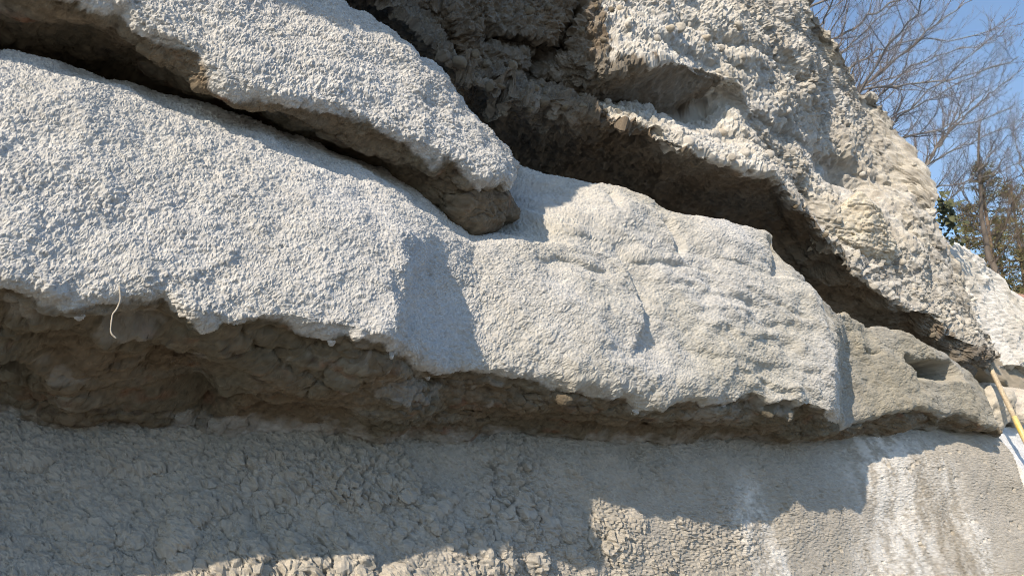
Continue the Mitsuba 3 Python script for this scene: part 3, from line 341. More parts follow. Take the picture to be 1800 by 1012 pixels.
    'pt_lip': [(1.433, -0.249, 1.661), (1.604, -0.265, 1.655), (0.608, -0.335, 1.693), (0.633, -0.368, 1.707), (1.539, -0.264, 1.654), (0.171, -0.343, 1.713), (0.131, -0.346, 1.719), (0.864, -0.236, 1.688), (0.205, -0.35, 1.723), (1.859, -0.274, 1.673)],
    'toe': [(1.255, -0.016, 2.132), (1.272, -0.037, 2.123), (1.286, -0.06, 2.112), (1.302, -0.08, 2.103), (1.322, -0.097, 2.095), (1.344, -0.111, 2.089), (1.37, -0.121, 2.085)],
    'bulge_a': [(1.549, -0.119, 2.185)],
    'bulge_b': [(2.02, -0.161, 2.159)],
    'bulge_c': [(1.337, -0.22, 1.835)],
    'bulge_d': [(1.801, -0.249, 1.835)],
    'bulge_e': [(2.419, -0.188, 2.089)],
    'bulge_f': [(1.137, -0.187, 1.872)],
    'outcrop_notch': [(5.686, 0.238, 2.672), (6.026, 0.278, 2.755), (6.324, 0.303, 2.789)],
    'edge_a': [(2.437, -0.075, 2.781), (2.475, -0.072, 2.765), (2.515, -0.067, 2.749), (2.552, -0.065, 2.731), (2.582, -0.067, 2.709), (2.615, -0.067, 2.689), (2.653, -0.066, 2.669), (2.694, -0.062, 2.651), (2.735, -0.058, 2.633), (2.769, -0.055, 2.609), (2.803, -0.052, 2.585), (2.837, -0.049, 2.561), (2.87, -0.047, 2.536), (2.902, -0.046, 2.51), (2.929, -0.046, 2.483), (2.953, -0.048, 2.453), (2.972, -0.053, 2.423), (2.987, -0.059, 2.39), (3.005, -0.065, 2.359)],
    'edge_b': [(2.273, -0.074, 2.835), (2.325, -0.074, 2.836), (2.361, -0.084, 2.828), (2.408, -0.088, 2.824), (2.471, -0.084, 2.829), (2.548, -0.074, 2.844), (2.64, -0.057, 2.864), (2.74, -0.038, 2.888), (2.847, -0.017, 2.914), (2.946, 0.002, 2.928), (3.066, 0.03, 2.951), (3.201, 0.065, 2.978), (3.348, 0.102, 3.008)],
    'edge_c': [(3.177, 0.05, 2.913), (3.366, 0.101, 2.97), (3.573, 0.156, 3.033), (3.742, 0.191, 3.078), (3.83, 0.186, 3.086), (3.901, 0.176, 3.082), (3.966, 0.163, 3.074), (4.039, 0.152, 3.069), (4.266, 0.202, 3.123), (4.316, 0.186, 3.099), (4.355, 0.168, 3.069), (4.395, 0.15, 3.039), (4.433, 0.13, 3.007)],
    'edge_d': [(1.667, -0.111, 2.846), (1.705, -0.116, 2.853), (1.743, -0.12, 2.859), (1.784, -0.123, 2.867), (1.829, -0.124, 2.878), (1.873, -0.125, 2.885), (1.917, -0.127, 2.889), (1.964, -0.126, 2.895), (2.016, -0.123, 2.904), (2.074, -0.117, 2.916), (2.136, -0.111, 2.932), (2.203, -0.103, 2.952), (2.272, -0.096, 2.973), (2.345, -0.087, 2.995), (2.426, -0.075, 3.021), (2.526, -0.054, 3.059), (2.638, -0.029, 3.101)],
    'edge_e': [(2.065, -0.069, 2.61), (2.141, -0.055, 2.643), (2.202, -0.053, 2.667), (2.253, -0.059, 2.687), (2.296, -0.069, 2.698), (2.334, -0.08, 2.693), (2.387, -0.084, 2.694), (2.451, -0.082, 2.701), (2.517, -0.075, 2.702), (2.587, -0.067, 2.704), (2.659, -0.059, 2.706)],
    'edge_f': [(2.982, 0.039, 3.556), (3.013, 0.046, 3.527), (3.047, 0.055, 3.501), (3.083, 0.064, 3.474), (3.123, 0.075, 3.449), (3.165, 0.086, 3.425), (3.207, 0.097, 3.401), (3.249, 0.108, 3.375), (3.286, 0.117, 3.346), (3.32, 0.126, 3.314), (3.353, 0.134, 3.282), (3.38, 0.138, 3.246), (3.398, 0.139, 3.205)],
    'knob_a': [(2.325, -0.047, 2.78)],
    'knob_b': [(2.31, -0.136, 2.562)],
    'knob_c': [(3.815, 0.173, 2.986)],
    'knob_d': [(3.056, 0.063, 3.27)],
    'knob_e': [(2.882, -0.039, 2.606)],
    'knob_f': [(1.856, -0.124, 2.884)],
    'pt_root': [(0.232, -0.35, 1.731)],
}

# limbs of the bare trees, tips of the conifers and so on, in metres
LIMBS = {
    'T1': [[(7.676, 3.157, 0.881), (7.661, 2.825, 3.396), (7.339, 2.433, 4.916), (6.986, 2.038, 5.936), (6.493, 1.61, 6.9), (5.805, 1.08, 7.876)],
           [(7.269, 2.261, 5.244), (6.806, 1.677, 5.824), (6.509, 1.405, 5.818), (6.184, 1.089, 5.865)],
           [(7.498, 2.519, 4.439), (7.342, 1.942, 4.881), (7.159, 1.492, 5.143), (6.944, 1.181, 5.3), (6.754, 0.968, 5.321), (6.583, 0.743, 5.307), (6.354, 0.55, 5.364), (6.124, 0.343, 5.418)],
           [(7.443, 2.485, 4.619), (7.25, 1.997, 5.137), (7.256, 1.513, 5.158), (7.261, 1.127, 5.054), (7.27, 0.697, 4.929), (7.197, 0.343, 4.891), (7.079, 0.128, 4.853)],
           [(7.388, 2.398, 4.85), (7.464, 1.794, 5.53), (7.646, 1.4, 5.715), (7.805, 1.185, 5.784), (8.084, 0.769, 5.726), (8.245, 0.5, 5.774)],
           [(7.531, 2.582, 4.26), (7.782, 1.903, 4.93), (8.03, 1.562, 5.106), (8.254, 1.236, 5.276), (8.462, 0.84, 5.481), (8.663, 0.601, 5.571)],
           [(7.083, 2.099, 5.728), (7.299, 1.694, 5.898), (7.472, 1.27, 6.098), (7.646, 0.874, 6.233), (7.784, 0.59, 6.338)],
           [(6.907, 1.943, 6.131), (6.952, 1.38, 6.127), (6.945, 0.822, 6.136), (6.902, 0.313, 6.119)],
           [(7.316, 2.33, 5.078), (7.551, 1.893, 5.811), (7.873, 1.559, 6.202), (8.122, 1.311, 6.612)],
           [(7.449, 2.475, 4.618), (7.769, 1.982, 5.366), (8.144, 1.602, 5.76), (8.466, 1.128, 6.235), (8.795, 0.857, 6.525)],
           [(7.56, 2.609, 4.138), (7.777, 1.934, 4.603), (7.876, 1.323, 5.08), (7.942, 0.811, 5.412), (7.989, 0.493, 5.604)],
           [(7.476, 2.514, 4.5), (7.537, 1.652, 5.032), (7.478, 1.133, 5.319), (7.465, 0.806, 5.328), (7.473, 0.442, 5.287)],
           [(7.604, 2.677, 3.893), (7.911, 1.729, 4.773), (8.211, 1.247, 4.894), (8.479, 0.835, 4.957), (8.661, 0.614, 5.061)]],
    'T2': [[(10.937, 3.376, 0.717), (11, 3.025, 3.087), (10.884, 2.725, 4.274), (10.739, 2.393, 5.178)],
           [(10.813, 2.519, 4.805), (10.578, 2.168, 5.459), (10.453, 1.776, 5.75), (10.288, 1.523, 5.99), (10.113, 1.404, 6.142)],
           [(10.687, 2.114, 5.589), (10.764, 1.874, 5.877), (10.86, 1.382, 6.254), (10.953, 0.975, 6.519)],
           [(10.685, 2.323, 5.4), (10.848, 2.082, 5.563), (11.06, 1.591, 5.764), (11.231, 1.299, 5.879), (11.375, 1.099, 5.984)],
           [(10.848, 2.551, 4.65), (10.842, 2.129, 5.144), (10.967, 1.72, 5.156), (11.047, 1.298, 5.26), (11.098, 0.98, 5.333)],
           [(10.874, 2.595, 4.497), (11.147, 2.212, 4.967), (11.4, 1.803, 5.424), (11.605, 1.532, 5.823), (11.834, 1.281, 6.107)],
           [(10.772, 2.438, 5.029), (10.965, 2.115, 5.838), (11.242, 1.865, 6.27), (11.528, 1.542, 6.682)]],
    'T3': [[(12.343, 2.086, 3.445), (12.226, 2.015, 4.178), (12.177, 2.061, 4.335), (12.117, 2.046, 4.6), (12.043, 2.039, 4.882), (11.951, 1.977, 5.252), (11.787, 1.883, 5.814), (11.671, 1.782, 6.193)],
           [(12.177, 2.061, 4.335), (12.088, 1.929, 4.508), (12.002, 1.746, 4.707), (11.884, 1.592, 4.967), (11.802, 1.41, 5.11), (11.715, 1.15, 5.306)],
           [(12.119, 2.065, 4.57), (12.213, 2.012, 4.813), (12.326, 1.942, 4.997), (12.411, 1.807, 5.321)],
           [(12.216, 2.004, 4.235), (12.026, 1.795, 4.39), (11.846, 1.604, 4.465), (11.667, 1.33, 4.604)],
           [(12.043, 2.039, 4.882), (12.004, 2.18, 5.239), (11.959, 2.274, 5.619)],
           [(11.959, 1.984, 5.22), (12.2, 1.814, 5.632), (12.422, 1.518, 6.141)],
           [(12.092, 2.048, 4.692), (12.193, 2.248, 4.893), (12.267, 2.437, 5.184)],
           [(11.929, 1.959, 5.339), (11.562, 1.678, 5.686), (11.211, 1.247, 6.03)]],
    'T4': [[(14.399, 2.09, 3.686), (14.232, 1.989, 4.704), (13.979, 1.839, 5.795), (13.647, 1.574, 6.914)],
           [(14.133, 1.941, 5.164), (14.091, 2.145, 5.706), (14.022, 2.255, 6.336)],
           [(13.979, 1.839, 5.795), (13.919, 1.92, 6.407), (13.82, 1.926, 7.099)],
           [(14.268, 2.008, 4.52), (13.975, 2.123, 4.979), (13.7, 2.2, 5.335)],
           [(14.045, 1.893, 5.528), (13.944, 1.566, 6.101), (13.782, 1.368, 6.681)]],
}
PTS = {
    'con1': (22.774, 5.054, 9.462),
    'con2': (24.992, 4.966, 9.411),
    'con3': (22.356, 3.692, 8.517),
    'con4': (26.562, 6.833, 9.626),
    'con5': (27.897, 6.324, 9.282),
    'con6': (29.141, 5.838, 9.114),
    'roof': (16.121, 2.898, 4.628),
    'ivy': [(4.804, 0.15, 3.119), (4.914, 0.15, 3.051), (5.048, 0.17, 2.991), (5.192, 0.2, 2.951)],
}
SLAB = np.array([(4.757, 0.02, 1.631), (5.622, 0.08, 1.717), (5.469, -0.18, 1.171), (4.583, -0.2, 1.354)])
POLE = np.array([(4.771, -0.02, 2.028), (4.394, -0.532, 0.611)])

# ---------------------------------------------------------------- rock surfaces
CRISP = True


def surface(groups, send, relief, skin, colour, rows=None, keep=None, soft=2):
    S, v, s = loft(groups, send, rows, keep)
    S = soften(S, soft)
    n = normals(S)
    flip = np.sign(np.mean(np.einsum('ijk,ijk->ij', n, EYE - S)))
    P, n = S.reshape(-1, 3), n.reshape(-1, 3) * flip
    vv = np.repeat(v, S.shape[1])
    F = grid_faces(*S.shape[:2])
    if flip < 0:
        F = F[:, ::-1]
    P1 = relief(P, n, vv)                                  # the large forms first
    P1 = soften(P1.reshape(S.shape), 1).reshape(-1, 3)
    n1 = vnormals(P1, F)
    P2 = P1 + n1 * skin(P1, n1, vv)[:, None]               # then the grain, on the surface that these leave
    N = vnormals(P2, F)
    return dict(V=P2, F=F, N=N, C=np.clip(colour(P1, n1, vv), 0.02, 0.85), v=v, s=s, shape=S.shape[:2], flip=flip)


def piece(key, R, r0=None, r1=None, c0=None, c1=None):
    nr, nc = R['shape']
    row = lambda x, e: e if x is None else int(np.searchsorted(R['v'], x))
    col = lambda x, e: e if x is None else int(np.searchsorted(R['s'], x))
    F = grid_faces(nr, nc, row(r0, 0), row(r1, nr - 1), col(c0, 0), col(c1, nc - 1))
    if R['flip'] < 0:
        F = F[:, ::-1]
    V, F, N, Cc = sub(R['V'], R['N'], R['C'], F)
    put(key, V, F, N, Cc, 'mat_stone')
    scene[key]['face_normals'] = CRISP


def bell(x, c, w):
    return np.exp(-((x - c) / w) ** 2)


def warp(P, size, amount, seed):
    return P + amount * np.stack([fbm(P, size, 2, seed), fbm(P, size, 2, seed + 1), fbm(P, size, 2, seed + 2)], 1)


def cracks(P, size, width, seed, share=0.0):
    """0..1 along thin wandering breaks in the skin"""
    c = np.clip(1 - np.abs(fbm(P, size, 3, seed)) / width, 0, 1)
    return c * np.clip((fbm(P, size * 1.7, 2, seed + 1) - share) * 5, 0, 1)


def grain(P, seed, coarse=1.0, amp=1.0):
    """the skin of sprayed concrete: mortar with the aggregate standing out, pits between, here coarse and there smooth"""
    k = np.clip(0.62 + 0.9 * fbm(P, 0.16, 3, seed + 9), 0.2, 1.3)
    clot = np.clip(0.5 + 0.9 * fbm(P, 0.05, 2, seed + 7), 0.1, 1.2)
    W = warp(P, 0.007 * coarse, 0.0020 * coarse, seed + 20)
    return amp * (lumps(W, 0.018 * coarse, 0.35, 0.8, 0.30, seed, 0.25) * clot * k + lumps(W, 0.0085 * coarse, 0.4, 0.85, 0.60, seed + 1, 0.8) * k
                  + crumbs(W, 0.0075 * coarse, 0.0040 * coarse, seed + 2, 0.35) + 0.0026 * fbm(P, 0.007, 3, seed + 3)
                  - lumps(W, 0.016 * coarse, 0.18, 0.38, 1.1, seed + 4, 0.35) * (0.4 + 0.6 * k))


def crust(P, seed, warm=0.0):
    """sprayed concrete: pale grey, buff in patches, single grains lighter or darker"""
    base = mixc((0.45, 0.452, 0.452), (0.44, 0.432, 0.408), 0.35 + warm + 0.5 * fbm(P, 0.22, 3, seed))
    return base * (1 + 0.10 * fbm(P, 0.05, 3, seed + 3) + 0.13 * fbm(P, 0.006, 2, seed + 5))[:, None]


def raw(P, seed):
    """bare rock under the crust: brown to olive, in patches, with lime films"""
    b = mixc((0.165, 0.130, 0.092), (0.135, 0.120, 0.090), 0.5 + 1.0 * fbm(P, 0.12, 3, seed))
    b = mixc(b, (0.22, 0.21, 0.18), 1.5 * fbm(P * [0.6, 1, 1.5], 0.06, 4, seed + 2) - 0.35)
    b = mixc(b, (0.17, 0.10, 0.065), 2.0 * fbm(P, 0.05, 3, seed + 4) - 0.8)
    b = mixc(b, (0.075, 0.062, 0.05), 2.2 * fbm(P * [0.6, 1, 1.4], 0.025, 4, seed + 8) - 0.9)
    return b * (1 + 0.4 * fbm(P, 0.008, 3, seed + 6))[:, None]


# rounded swellings of the middle ledge: centre, reach, height
MID_BULGES = [(np.array(LINES[k][0]), np.array([r, 0.3, r * 0.75]), a) for k, r, a in (('bulge_a', .12, .035), ('bulge_b', .16, .035), ('bulge_c', .20, .03), ('bulge_d', .22, .03), ('bulge_e', .12, .03), ('bulge_f', .2, .025))]


# -- the lower ledges: curves 0..2 underside, from 2 on the sprayed face
def relief_ledge(P, n, v):
    under = np.clip((2.0 - v) / 0.10, 0, 1)
    face = 1 - under
    right = np.clip((P[:, 0] - 2.55) / 0.1, 0, 1)
    mid = np.clip((P[:, 0] - 1.0) / 0.3, 0, 1) * (1 - right)
    h = 0.018 * fbm(P, 0.22, 3, 1) + 0.010 * fbm(P, 0.075, 3, 2)
    tilt = np.stack([P[:, 0], P[:, 1], P[:, 2] + 0.08 * P[:, 0]], 1)
    h += face * mid * 0.010 * fbm(tilt * [0.22, 0.5, 1.0], 0.045, 3, 11)
    h += face * right * (0.012 * fbm(tilt * [0.4, 0.7, 1], 0.06, 4, 12) + 0.004 * fbm(P, 0.014, 3, 13))
    lay = fbm(tilt * [0.35, 0.6, 1.0], 0.05, 4, 6)
    rim = np.clip((v - 1.35) / 0.4, 0, 1)
    h += under * (0.034 * fbm(P * [0.6, 1, 1], 0.15, 3, 5) - 0.022 * np.abs(lay) + 0.008 * fbm(P, 0.02, 3, 7) + rim * 0.024 * fbm(warp(P, .05, .02, 130), 0.06, 4, 131) )
    for name, w, a in (('strata_a', .08, .017), ('strata_b', .07, .020), ('strata_c', .06, .022), ('strata_d', .08, .016), ('strata_e', .06, .014), ('strata_f', .03, .013),
                       ('strata_g', .05, .014), ('mid_crack', .08, .032), ('block_line', .05, .012)):
        h += ledge_step(P, LINES[name], w, a * (1 + 0.7 * fbm(P, 0.08, 2, 18)), 0.018)
    for c, r, a in MID_BULGES:
        h += a * np.exp(-(((P - c) / r) ** 2).sum(1))
    h += ledge_step(P, LINES['lobe'], .11, .030, axis=2) + ledge_step(P, LINES['block_step'], .12, .03, axis=2)
    h += groove(P, LINES['mid_crack_deep'], .008, .03) + groove(P, LINES['lump_groove'], .018, .028) + ledge_step(P, LINES['lump_edge'], .15, .05, axis=2) + groove(P, LINES['lump_notch'], .02, .02)
    hol = groove(P, LINES['block_hollow'], .048, .40, 8.0, .015, ends=False)
    h += hol + groove(P, LINES['block_crack'], .012, .03)
    h += under * ledge_step(P, LINES['under_edge'], .12, .07) + under * 0.03 * bell(near_line(P, LINES['under_ridge'], .1)[0], 0, .03)
    for k in 'abcdef':
        h += under * groove(P, LINES['under_hole_' + k], .022, .06, 3.0, .015)
    h += under * groove(P, LINES['under_dark'], .03, .04, 2.0, .02)
    toe = near_line(P, LINES['toe'], .12)[0]
    h += 0.035 * bell(toe, 0, .045) * face
    Q2 = P + n * h[:, None]
    Q2[:, 2] -= 0.22 * hol
    Q2[:, 0] += 0.2 * hol
    edge = np.where(v < 2.3, bell(v, 2.3, 0.5), bell(v, 2.3, 0.8)) * (1 - 0.5 * right)
    Q2[:, 2] += edge * (0.020 * fbm(P * [1, 0.3, 0.3], 0.10, 4, 8) + 0.010 * fbm(P, 0.03, 4, 9))
    Q2[:, 1] += edge * 0.014 * fbm(P, 0.035, 4, 15)
    return Q2


def bare_skin(P, seed):
    """broken bare rock: angular plates along the bedding, smaller crumbs in places"""
    return (crumbs(warp(P * [0.6, 1, 1.3], .04, .015, seed), 0.075, 0.009, seed + 3, 0.08) * np.clip(0.5 + 1.3 * fbm(P, 0.16, 2, seed + 12), 0, 1) + crumbs(warp(P * [0.8, 1, 1.2], .015, .005, seed + 6), 0.022, 0.006, seed + 9, 0.25) * np.clip(0.4 + 1.2 * fbm(P, 0.12, 2, seed + 10), 0, 1)
            + 0.003 * fbm(P, 0.008, 3, seed + 11))


def skin_ledge(P, n, v):
    under = np.clip((2.3 - v) / 0.5, 0, 1)
    right = np.clip((P[:, 0] - 2.55) / 0.1, 0, 1)
    mid = np.clip((P[:, 0] - 1.0) / 0.3, 0, 1) * (1 - right)
    g = grain(P, 10, 0.66, 0.92) * (1 - 0.4 * right - 0.1 * mid) + right * crumbs(warp(P, .02, .008, 165), 0.03, 0.006, 166, 0.15) * np.clip(fbm(P, .15, 2, 167) + .4, 0, 1) + 0.004 * fbm(P, 0.03, 3, 4)
    return (1 - under) * g + under * bare_skin(P, 134)


def colour_ledge(P, n, v):
    sprayed = np.clip((v + 0.45 * fbm(P, 0.05, 4, 16) - 2.25) * 6, 0, 1)
    face = np.maximum(sprayed, np.clip(3 * fbm(warp(P, .03, .012, 151), 0.07, 4, 17) - 0.9 + 0.5 * (v - 1.6), 0, 0.22) * (v > 1.0))
    foot = np.clip((0.35 - v) / 0.3 + 0.8 * fbm(P, 0.04, 3, 152), 0, 1)
    face = np.maximum(face, 0.8 * foot * (v < 0.6))
    c = mixc(raw(P, 20), crust(P, 30), face)
    buff = np.clip((P[:, 0] - 0.85) / 0.15, 0, 1) * np.clip(0.55 + fbm(P, 0.3, 2, 33), 0, 1)
    c = c * (1 - (buff * face)[:, None] * np.array([0.10, 0.125, 0.20]))
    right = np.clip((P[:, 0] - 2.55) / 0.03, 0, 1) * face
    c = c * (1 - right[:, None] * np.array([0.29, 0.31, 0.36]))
    return c



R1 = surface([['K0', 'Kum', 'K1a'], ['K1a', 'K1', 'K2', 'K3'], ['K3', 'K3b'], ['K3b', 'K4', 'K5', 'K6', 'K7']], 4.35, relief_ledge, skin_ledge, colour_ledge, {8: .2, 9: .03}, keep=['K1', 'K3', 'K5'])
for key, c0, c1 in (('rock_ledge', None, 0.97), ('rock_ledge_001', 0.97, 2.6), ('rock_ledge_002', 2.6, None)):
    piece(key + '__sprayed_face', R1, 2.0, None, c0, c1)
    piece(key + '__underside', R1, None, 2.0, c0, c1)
tag('rock_ledge', 'thick pale grey rock ledge at the left with a white root hanging from its rim', 'rock ledge')
tag('rock_ledge_001', 'long buff grey layered ledge of sprayed rock under the blunt nose of the upper ledge', 'rock ledge')
tag('rock_ledge_002', 'smoother brownish rock block with a dark hollow, tapering towards the yellow pole', 'rock ledge')
tag('rock_ledge__underside', 'brown bare rock underside in shade')
tag('rock_ledge_001__underside', 'dark brown bare rock underside in shade')


# -- the lower wall
def relief_wall(P, n, v):
    rough = np.clip((2.0 - P[:, 0]) / 1.0, 0, 1)
    low = np.clip((1.47 - P[:, 2]) / 0.1, 0, 1) * np.clip((1.75 - P[:, 0]) / 0.5, 0, 1) * np.clip((P[:, 0] - 0.25) / 0.2, 0, 1)
    h = 0.02 * fbm(P, 0.25, 3, 40) + (0.003 + 0.008 * rough) * fbm(P, 0.08, 4, 41)
    h += low * lumps(warp(P, .035, .018, 140), 0.060, 0.35, 0.75, 0.55, 141, 0.6)
    for k in 'abc':
        h += ledge_step(P, LINES['wall_crack_' + k], .03, .016)
    h += ledge_step(P, LINES['wall_edge'], .05, .008, axis=2)
    return P + n * h[:, None]


def skin_wall(P, n, v):
    rough = np.clip((3.1 - P[:, 0]) / 1.6, 0, 1)
    left = np.clip((0.80 - P[:, 0]) / 0.3, 0, 1)
    run = np.stack([P[:, 0] + 0.45 * (P[:, 2] - 1.4), P[:, 1], 0.55 * P[:, 2]], 1)      # marks left by the spray run down to the right
    W, Wr = warp(P, 0.02, 0.008, 47), warp(run, 0.02, 0.006, 50)
    vary = np.clip(0.6 + 1.0 * fbm(P, 0.18, 3, 57), 0.1, 1.2)
    h = crumbs(warp(P, .03, .014, 56), 0.036, 0.013, 42, 0.14) * rough * (1 - 0.65 * left) * vary
    h += crumbs(warp(Wr, .012, .004, 58), 0.017, 0.010, 46, 0.28) * (0.2 + 0.8 * rough) * (1 - 0.55 * left) * vary
    h += crumbs(W, 0.0085, 0.0045, 43, 0.4) * (0.6 + 0.4 * rough) + 0.003 * fbm(P, 0.007, 3, 44)
    h += left * crumbs(warp(P * [0.7, 1, 1.3], .04, .02, 49), 0.045, 0.006, 45, 0.10)
    return h - lumps(Wr, 0.032, 0.12, 0.26, 3.0, 48, 0.7) * (1 - 0.7 * left) * vary


def colour_wall(P, n, v):
    c = crust(P, 50, 0.35) * np.array([0.84, 0.80, 0.74])
    for name, w, a in (('wall_streak_a', .10, 1.5), ('wall_streak_b', .30, 1.6), ('wall_streak_c', .16, 1.3)):
        d = near_line(P, LINES[name], 3 * w, .05, 51)[0]
        c = mixc(c, np.array([0.62, 0.61, 0.585]) * (1 + 0.12 * fbm(P, 0.01, 3, 52))[:, None], a * bell(d, 0, w) * np.clip(0.45 + 1.1 * fbm(P * [1, 1, .35], 0.05, 4, 53) + 0.9 * fbm(P, 0.012, 3, 58), 0, 1))
    d = near_line(P, LINES['wall_damp'], .5, .05, 54)[0]
    return mixc(c, c * np.array([0.74, 0.70, 0.64]), bell(d, 0, .16) * (0.8 + 0.5 * fbm(P, 0.08, 3, 55)))


R2 = surface([['W0', 'Wa', 'W1', 'W2', 'W3', 'W4']], 4.5, relief_wall, skin_wall, colour_wall, {3: .55, 4: .06}, keep=['W1', 'W3'])
piece('concrete_wall', R2)
tag('concrete_wall', 'rough grey sprayed concrete wall running below all the rock ledges', 'wall')


# -- the upper ledge
def relief_upper(P, n, v):
    under = np.clip((2.0 - v) / 0.10, 0, 1)
    face = 1 - under
    h = 0.016 * fbm(P, 0.18, 3, 61) + 0.010 * fbm(P, 0.06, 3, 62)
    h += face * 0.012 * np.abs(fbm(P * [.6, 1, 1], 0.05, 3, 64))
    h += under * (0.040 * fbm(P, 0.13, 3, 65) - 0.02 * np.abs(fbm(P * [.4, .7, 1], 0.06, 3, 66)))
    Q2 = P + n * h[:, None]
    e = np.where(v < 2.3, bell(v, 2.3, 0.5), bell(v, 2.3, 0.8))
    Q2[:, 2] += e * (0.022 * fbm(P * [1, .3, .3], 0.10, 4, 68) + 0.010 * fbm(P, 0.03, 4, 69))
    return Q2


def skin_upper(P, n, v):
    under = np.clip((2.3 - v) / 0.5, 0, 1)
    return (1 - under) * grain(P, 63, 0.74, 1.0) + under * bare_skin(P, 160)


def colour_upper(P, n, v):
    return mixc(raw(P, 70), crust(P, 80), np.clip((v + 0.5 * fbm(P, 0.06, 4, 81) - 2.3) * 6, 0, 1))


R3 = surface([['B0', 'B1', 'B2a'], ['B2a', 'B2', 'B3', 'B4', 'B5']], 1.3, relief_upper, skin_upper, colour_upper, {0: .2, 5: .15}, keep=['B2', 'B4'])
piece('rock_ledge_003__sprayed_face', R3, 2.0, None)
piece('rock_ledge_003__underside', R3, None, 2.0)
tag('rock_ledge_003', 'upper sloping pale grey ledge ending in a blunt rounded nose over the lower ledges', 'rock ledge')
tag('rock_ledge_003__underside', 'brown shaded underside with old roots and hollows')


CLIFF_BULGES = [(np.array(LINES[k][0]), np.array([r, 0.4, r * 0.8]), a) for k, r, a in (('knob_a', .10, .03), ('knob_b', .16, .02), ('knob_c', .16, -.09), ('knob_d', .14, .05), ('knob_e', .10, -.05), ('knob_f', .2, .05))]


# -- the cliff: conglomerate, its overhang (rows 0..3), a shelf, a bulging boulder underside (5..6), the open face above
def relief_cliff(P, n, v):
    over = np.clip((3.0 - v) / 0.1, 0, 1)
    up = np.clip((v - 4.0) / 1.0, 0, 1) * np.clip((P[:, 0] - 1.65) / 0.2, 0, 1)
    h = 0.026 * fbm(P, 0.3, 3, 90) + 0.014 * fbm(P, 0.1, 3, 91) + up * (0.050 * fbm(P, 0.32, 2, 153) - 0.04 * np.abs(fbm(warp(P, .1, .04, 154), 0.30, 2, 155)))
    for c, r, a in CLIFF_BULGES:
        h += a * np.exp(-(((P - c) / r) ** 2).sum(1))
    lay = np.stack([P[:, 0], P[:, 1], P[:, 2] + 0.12 * P[:, 0]], 1)
    h += over * np.clip((P[:, 0] - 2.3) / 0.3, 0, 1) * 0.04 * fbm(lay * [0.25, 0.4, 1], 0.06, 3, 100)
    for name, w, a in (('cliff_crack_a', .017, .12), ('cliff_crack_b', .024, .16), ('cliff_crack_c', .017, .12), ('cliff_crack_d', .022, .12), ('cliff_crack_e', .024, .05),
                       ('cliff_crack_f', .014, .04), ('bould_crack', .012, .05), ('over_a', .012, .03), ('over_b', .012, .03), ('over_c', .014, .03), ('over_d', .014, .03), ('over_e', .02, .06),
                       ('cliff_gully', .04, .04), ('cliff_hollow', .05, .05), ('cliff_stratum', .02, .03), ('cliff_top_hollow', .02, .04)):
        h += groove(P, LINES[name], w, a, 2.0, .012)
    for name, w, a, ax in (('edge_a', .22, .10, 2), ('edge_b', .10, .05, 0), ('edge_c', .16, .08, 0), ('edge_d', .08, .035, 0), ('edge_e', .10, .04, 0), ('edge_f', .10, .05, 2)):
        h += ledge_step(P, LINES[name], w, a, 0.03, 7, ax)
    h += groove(P, LINES['ledge_hollow'], .05, .06, 3.0, .02)
    Q2 = P + n * h[:, None]
    Q2[:, 2] += bell(v, 3.0, 0.3) * 0.03 * fbm(P * [1, .3, .3], 0.12, 4, 102)
    return Q2


def skin_cliff(P, n, v):
    over = np.clip((3.2 - v) / 0.4, 0, 1)
    far = np.clip((P[:, 0] - 2.4) / 0.6, 0, 1)
    smooth = np.clip(1.4 - 2 * np.abs(v - 5.5), 0, 1) * np.clip((P[:, 0] - 1.6) / 0.1, 0, 1) * np.clip((2.2 - P[:, 0]) / 0.2, 0, 1)
    W = warp(P, 0.022, 0.008, 110)
    vary = np.clip(0.6 + 1.0 * fbm(P, 0.2, 3, 112), 0.15, 1.3)
    h = vary * (lumps(W, 0.046, 0.3, 0.6, 0.4, 92, 0.2) + lumps(W, 0.021, 0.3, 0.65, 0.55, 93, 0.4) + crumbs(W, 0.026, 0.010, 94, 0.25)) + crumbs(W, 0.012, 0.006, 95, 0.35) + 0.007 * fbm(P, 0.022, 3, 119) + 0.004 * fbm(P, 0.009, 3, 118)
    h -= lumps(W, 0.034, 0.25, 0.5, 0.9, 117, 0.5)
    h += far * (1 - over) * (0.018 * fbm(P, 0.09, 4, 98) + 0.012 * fbm(P, 0.035, 4, 99) - 0.025 * cracks(W, 0.10, 0.12, 149))
    dark = np.maximum(np.clip((1.75 - P[:, 0]) / 0.1, 0, 1), over * np.clip((2.6 - P[:, 0]) / 0.5, 0.2, 1))
    h += dark * (lumps(W, 0.034, 0.35, 0.6, 0.8, 147, 0.9) + lumps(W, 0.020, 0.35, 0.6, 0.8, 148, 0.9))
    return h * (1 - 0.7 * smooth)


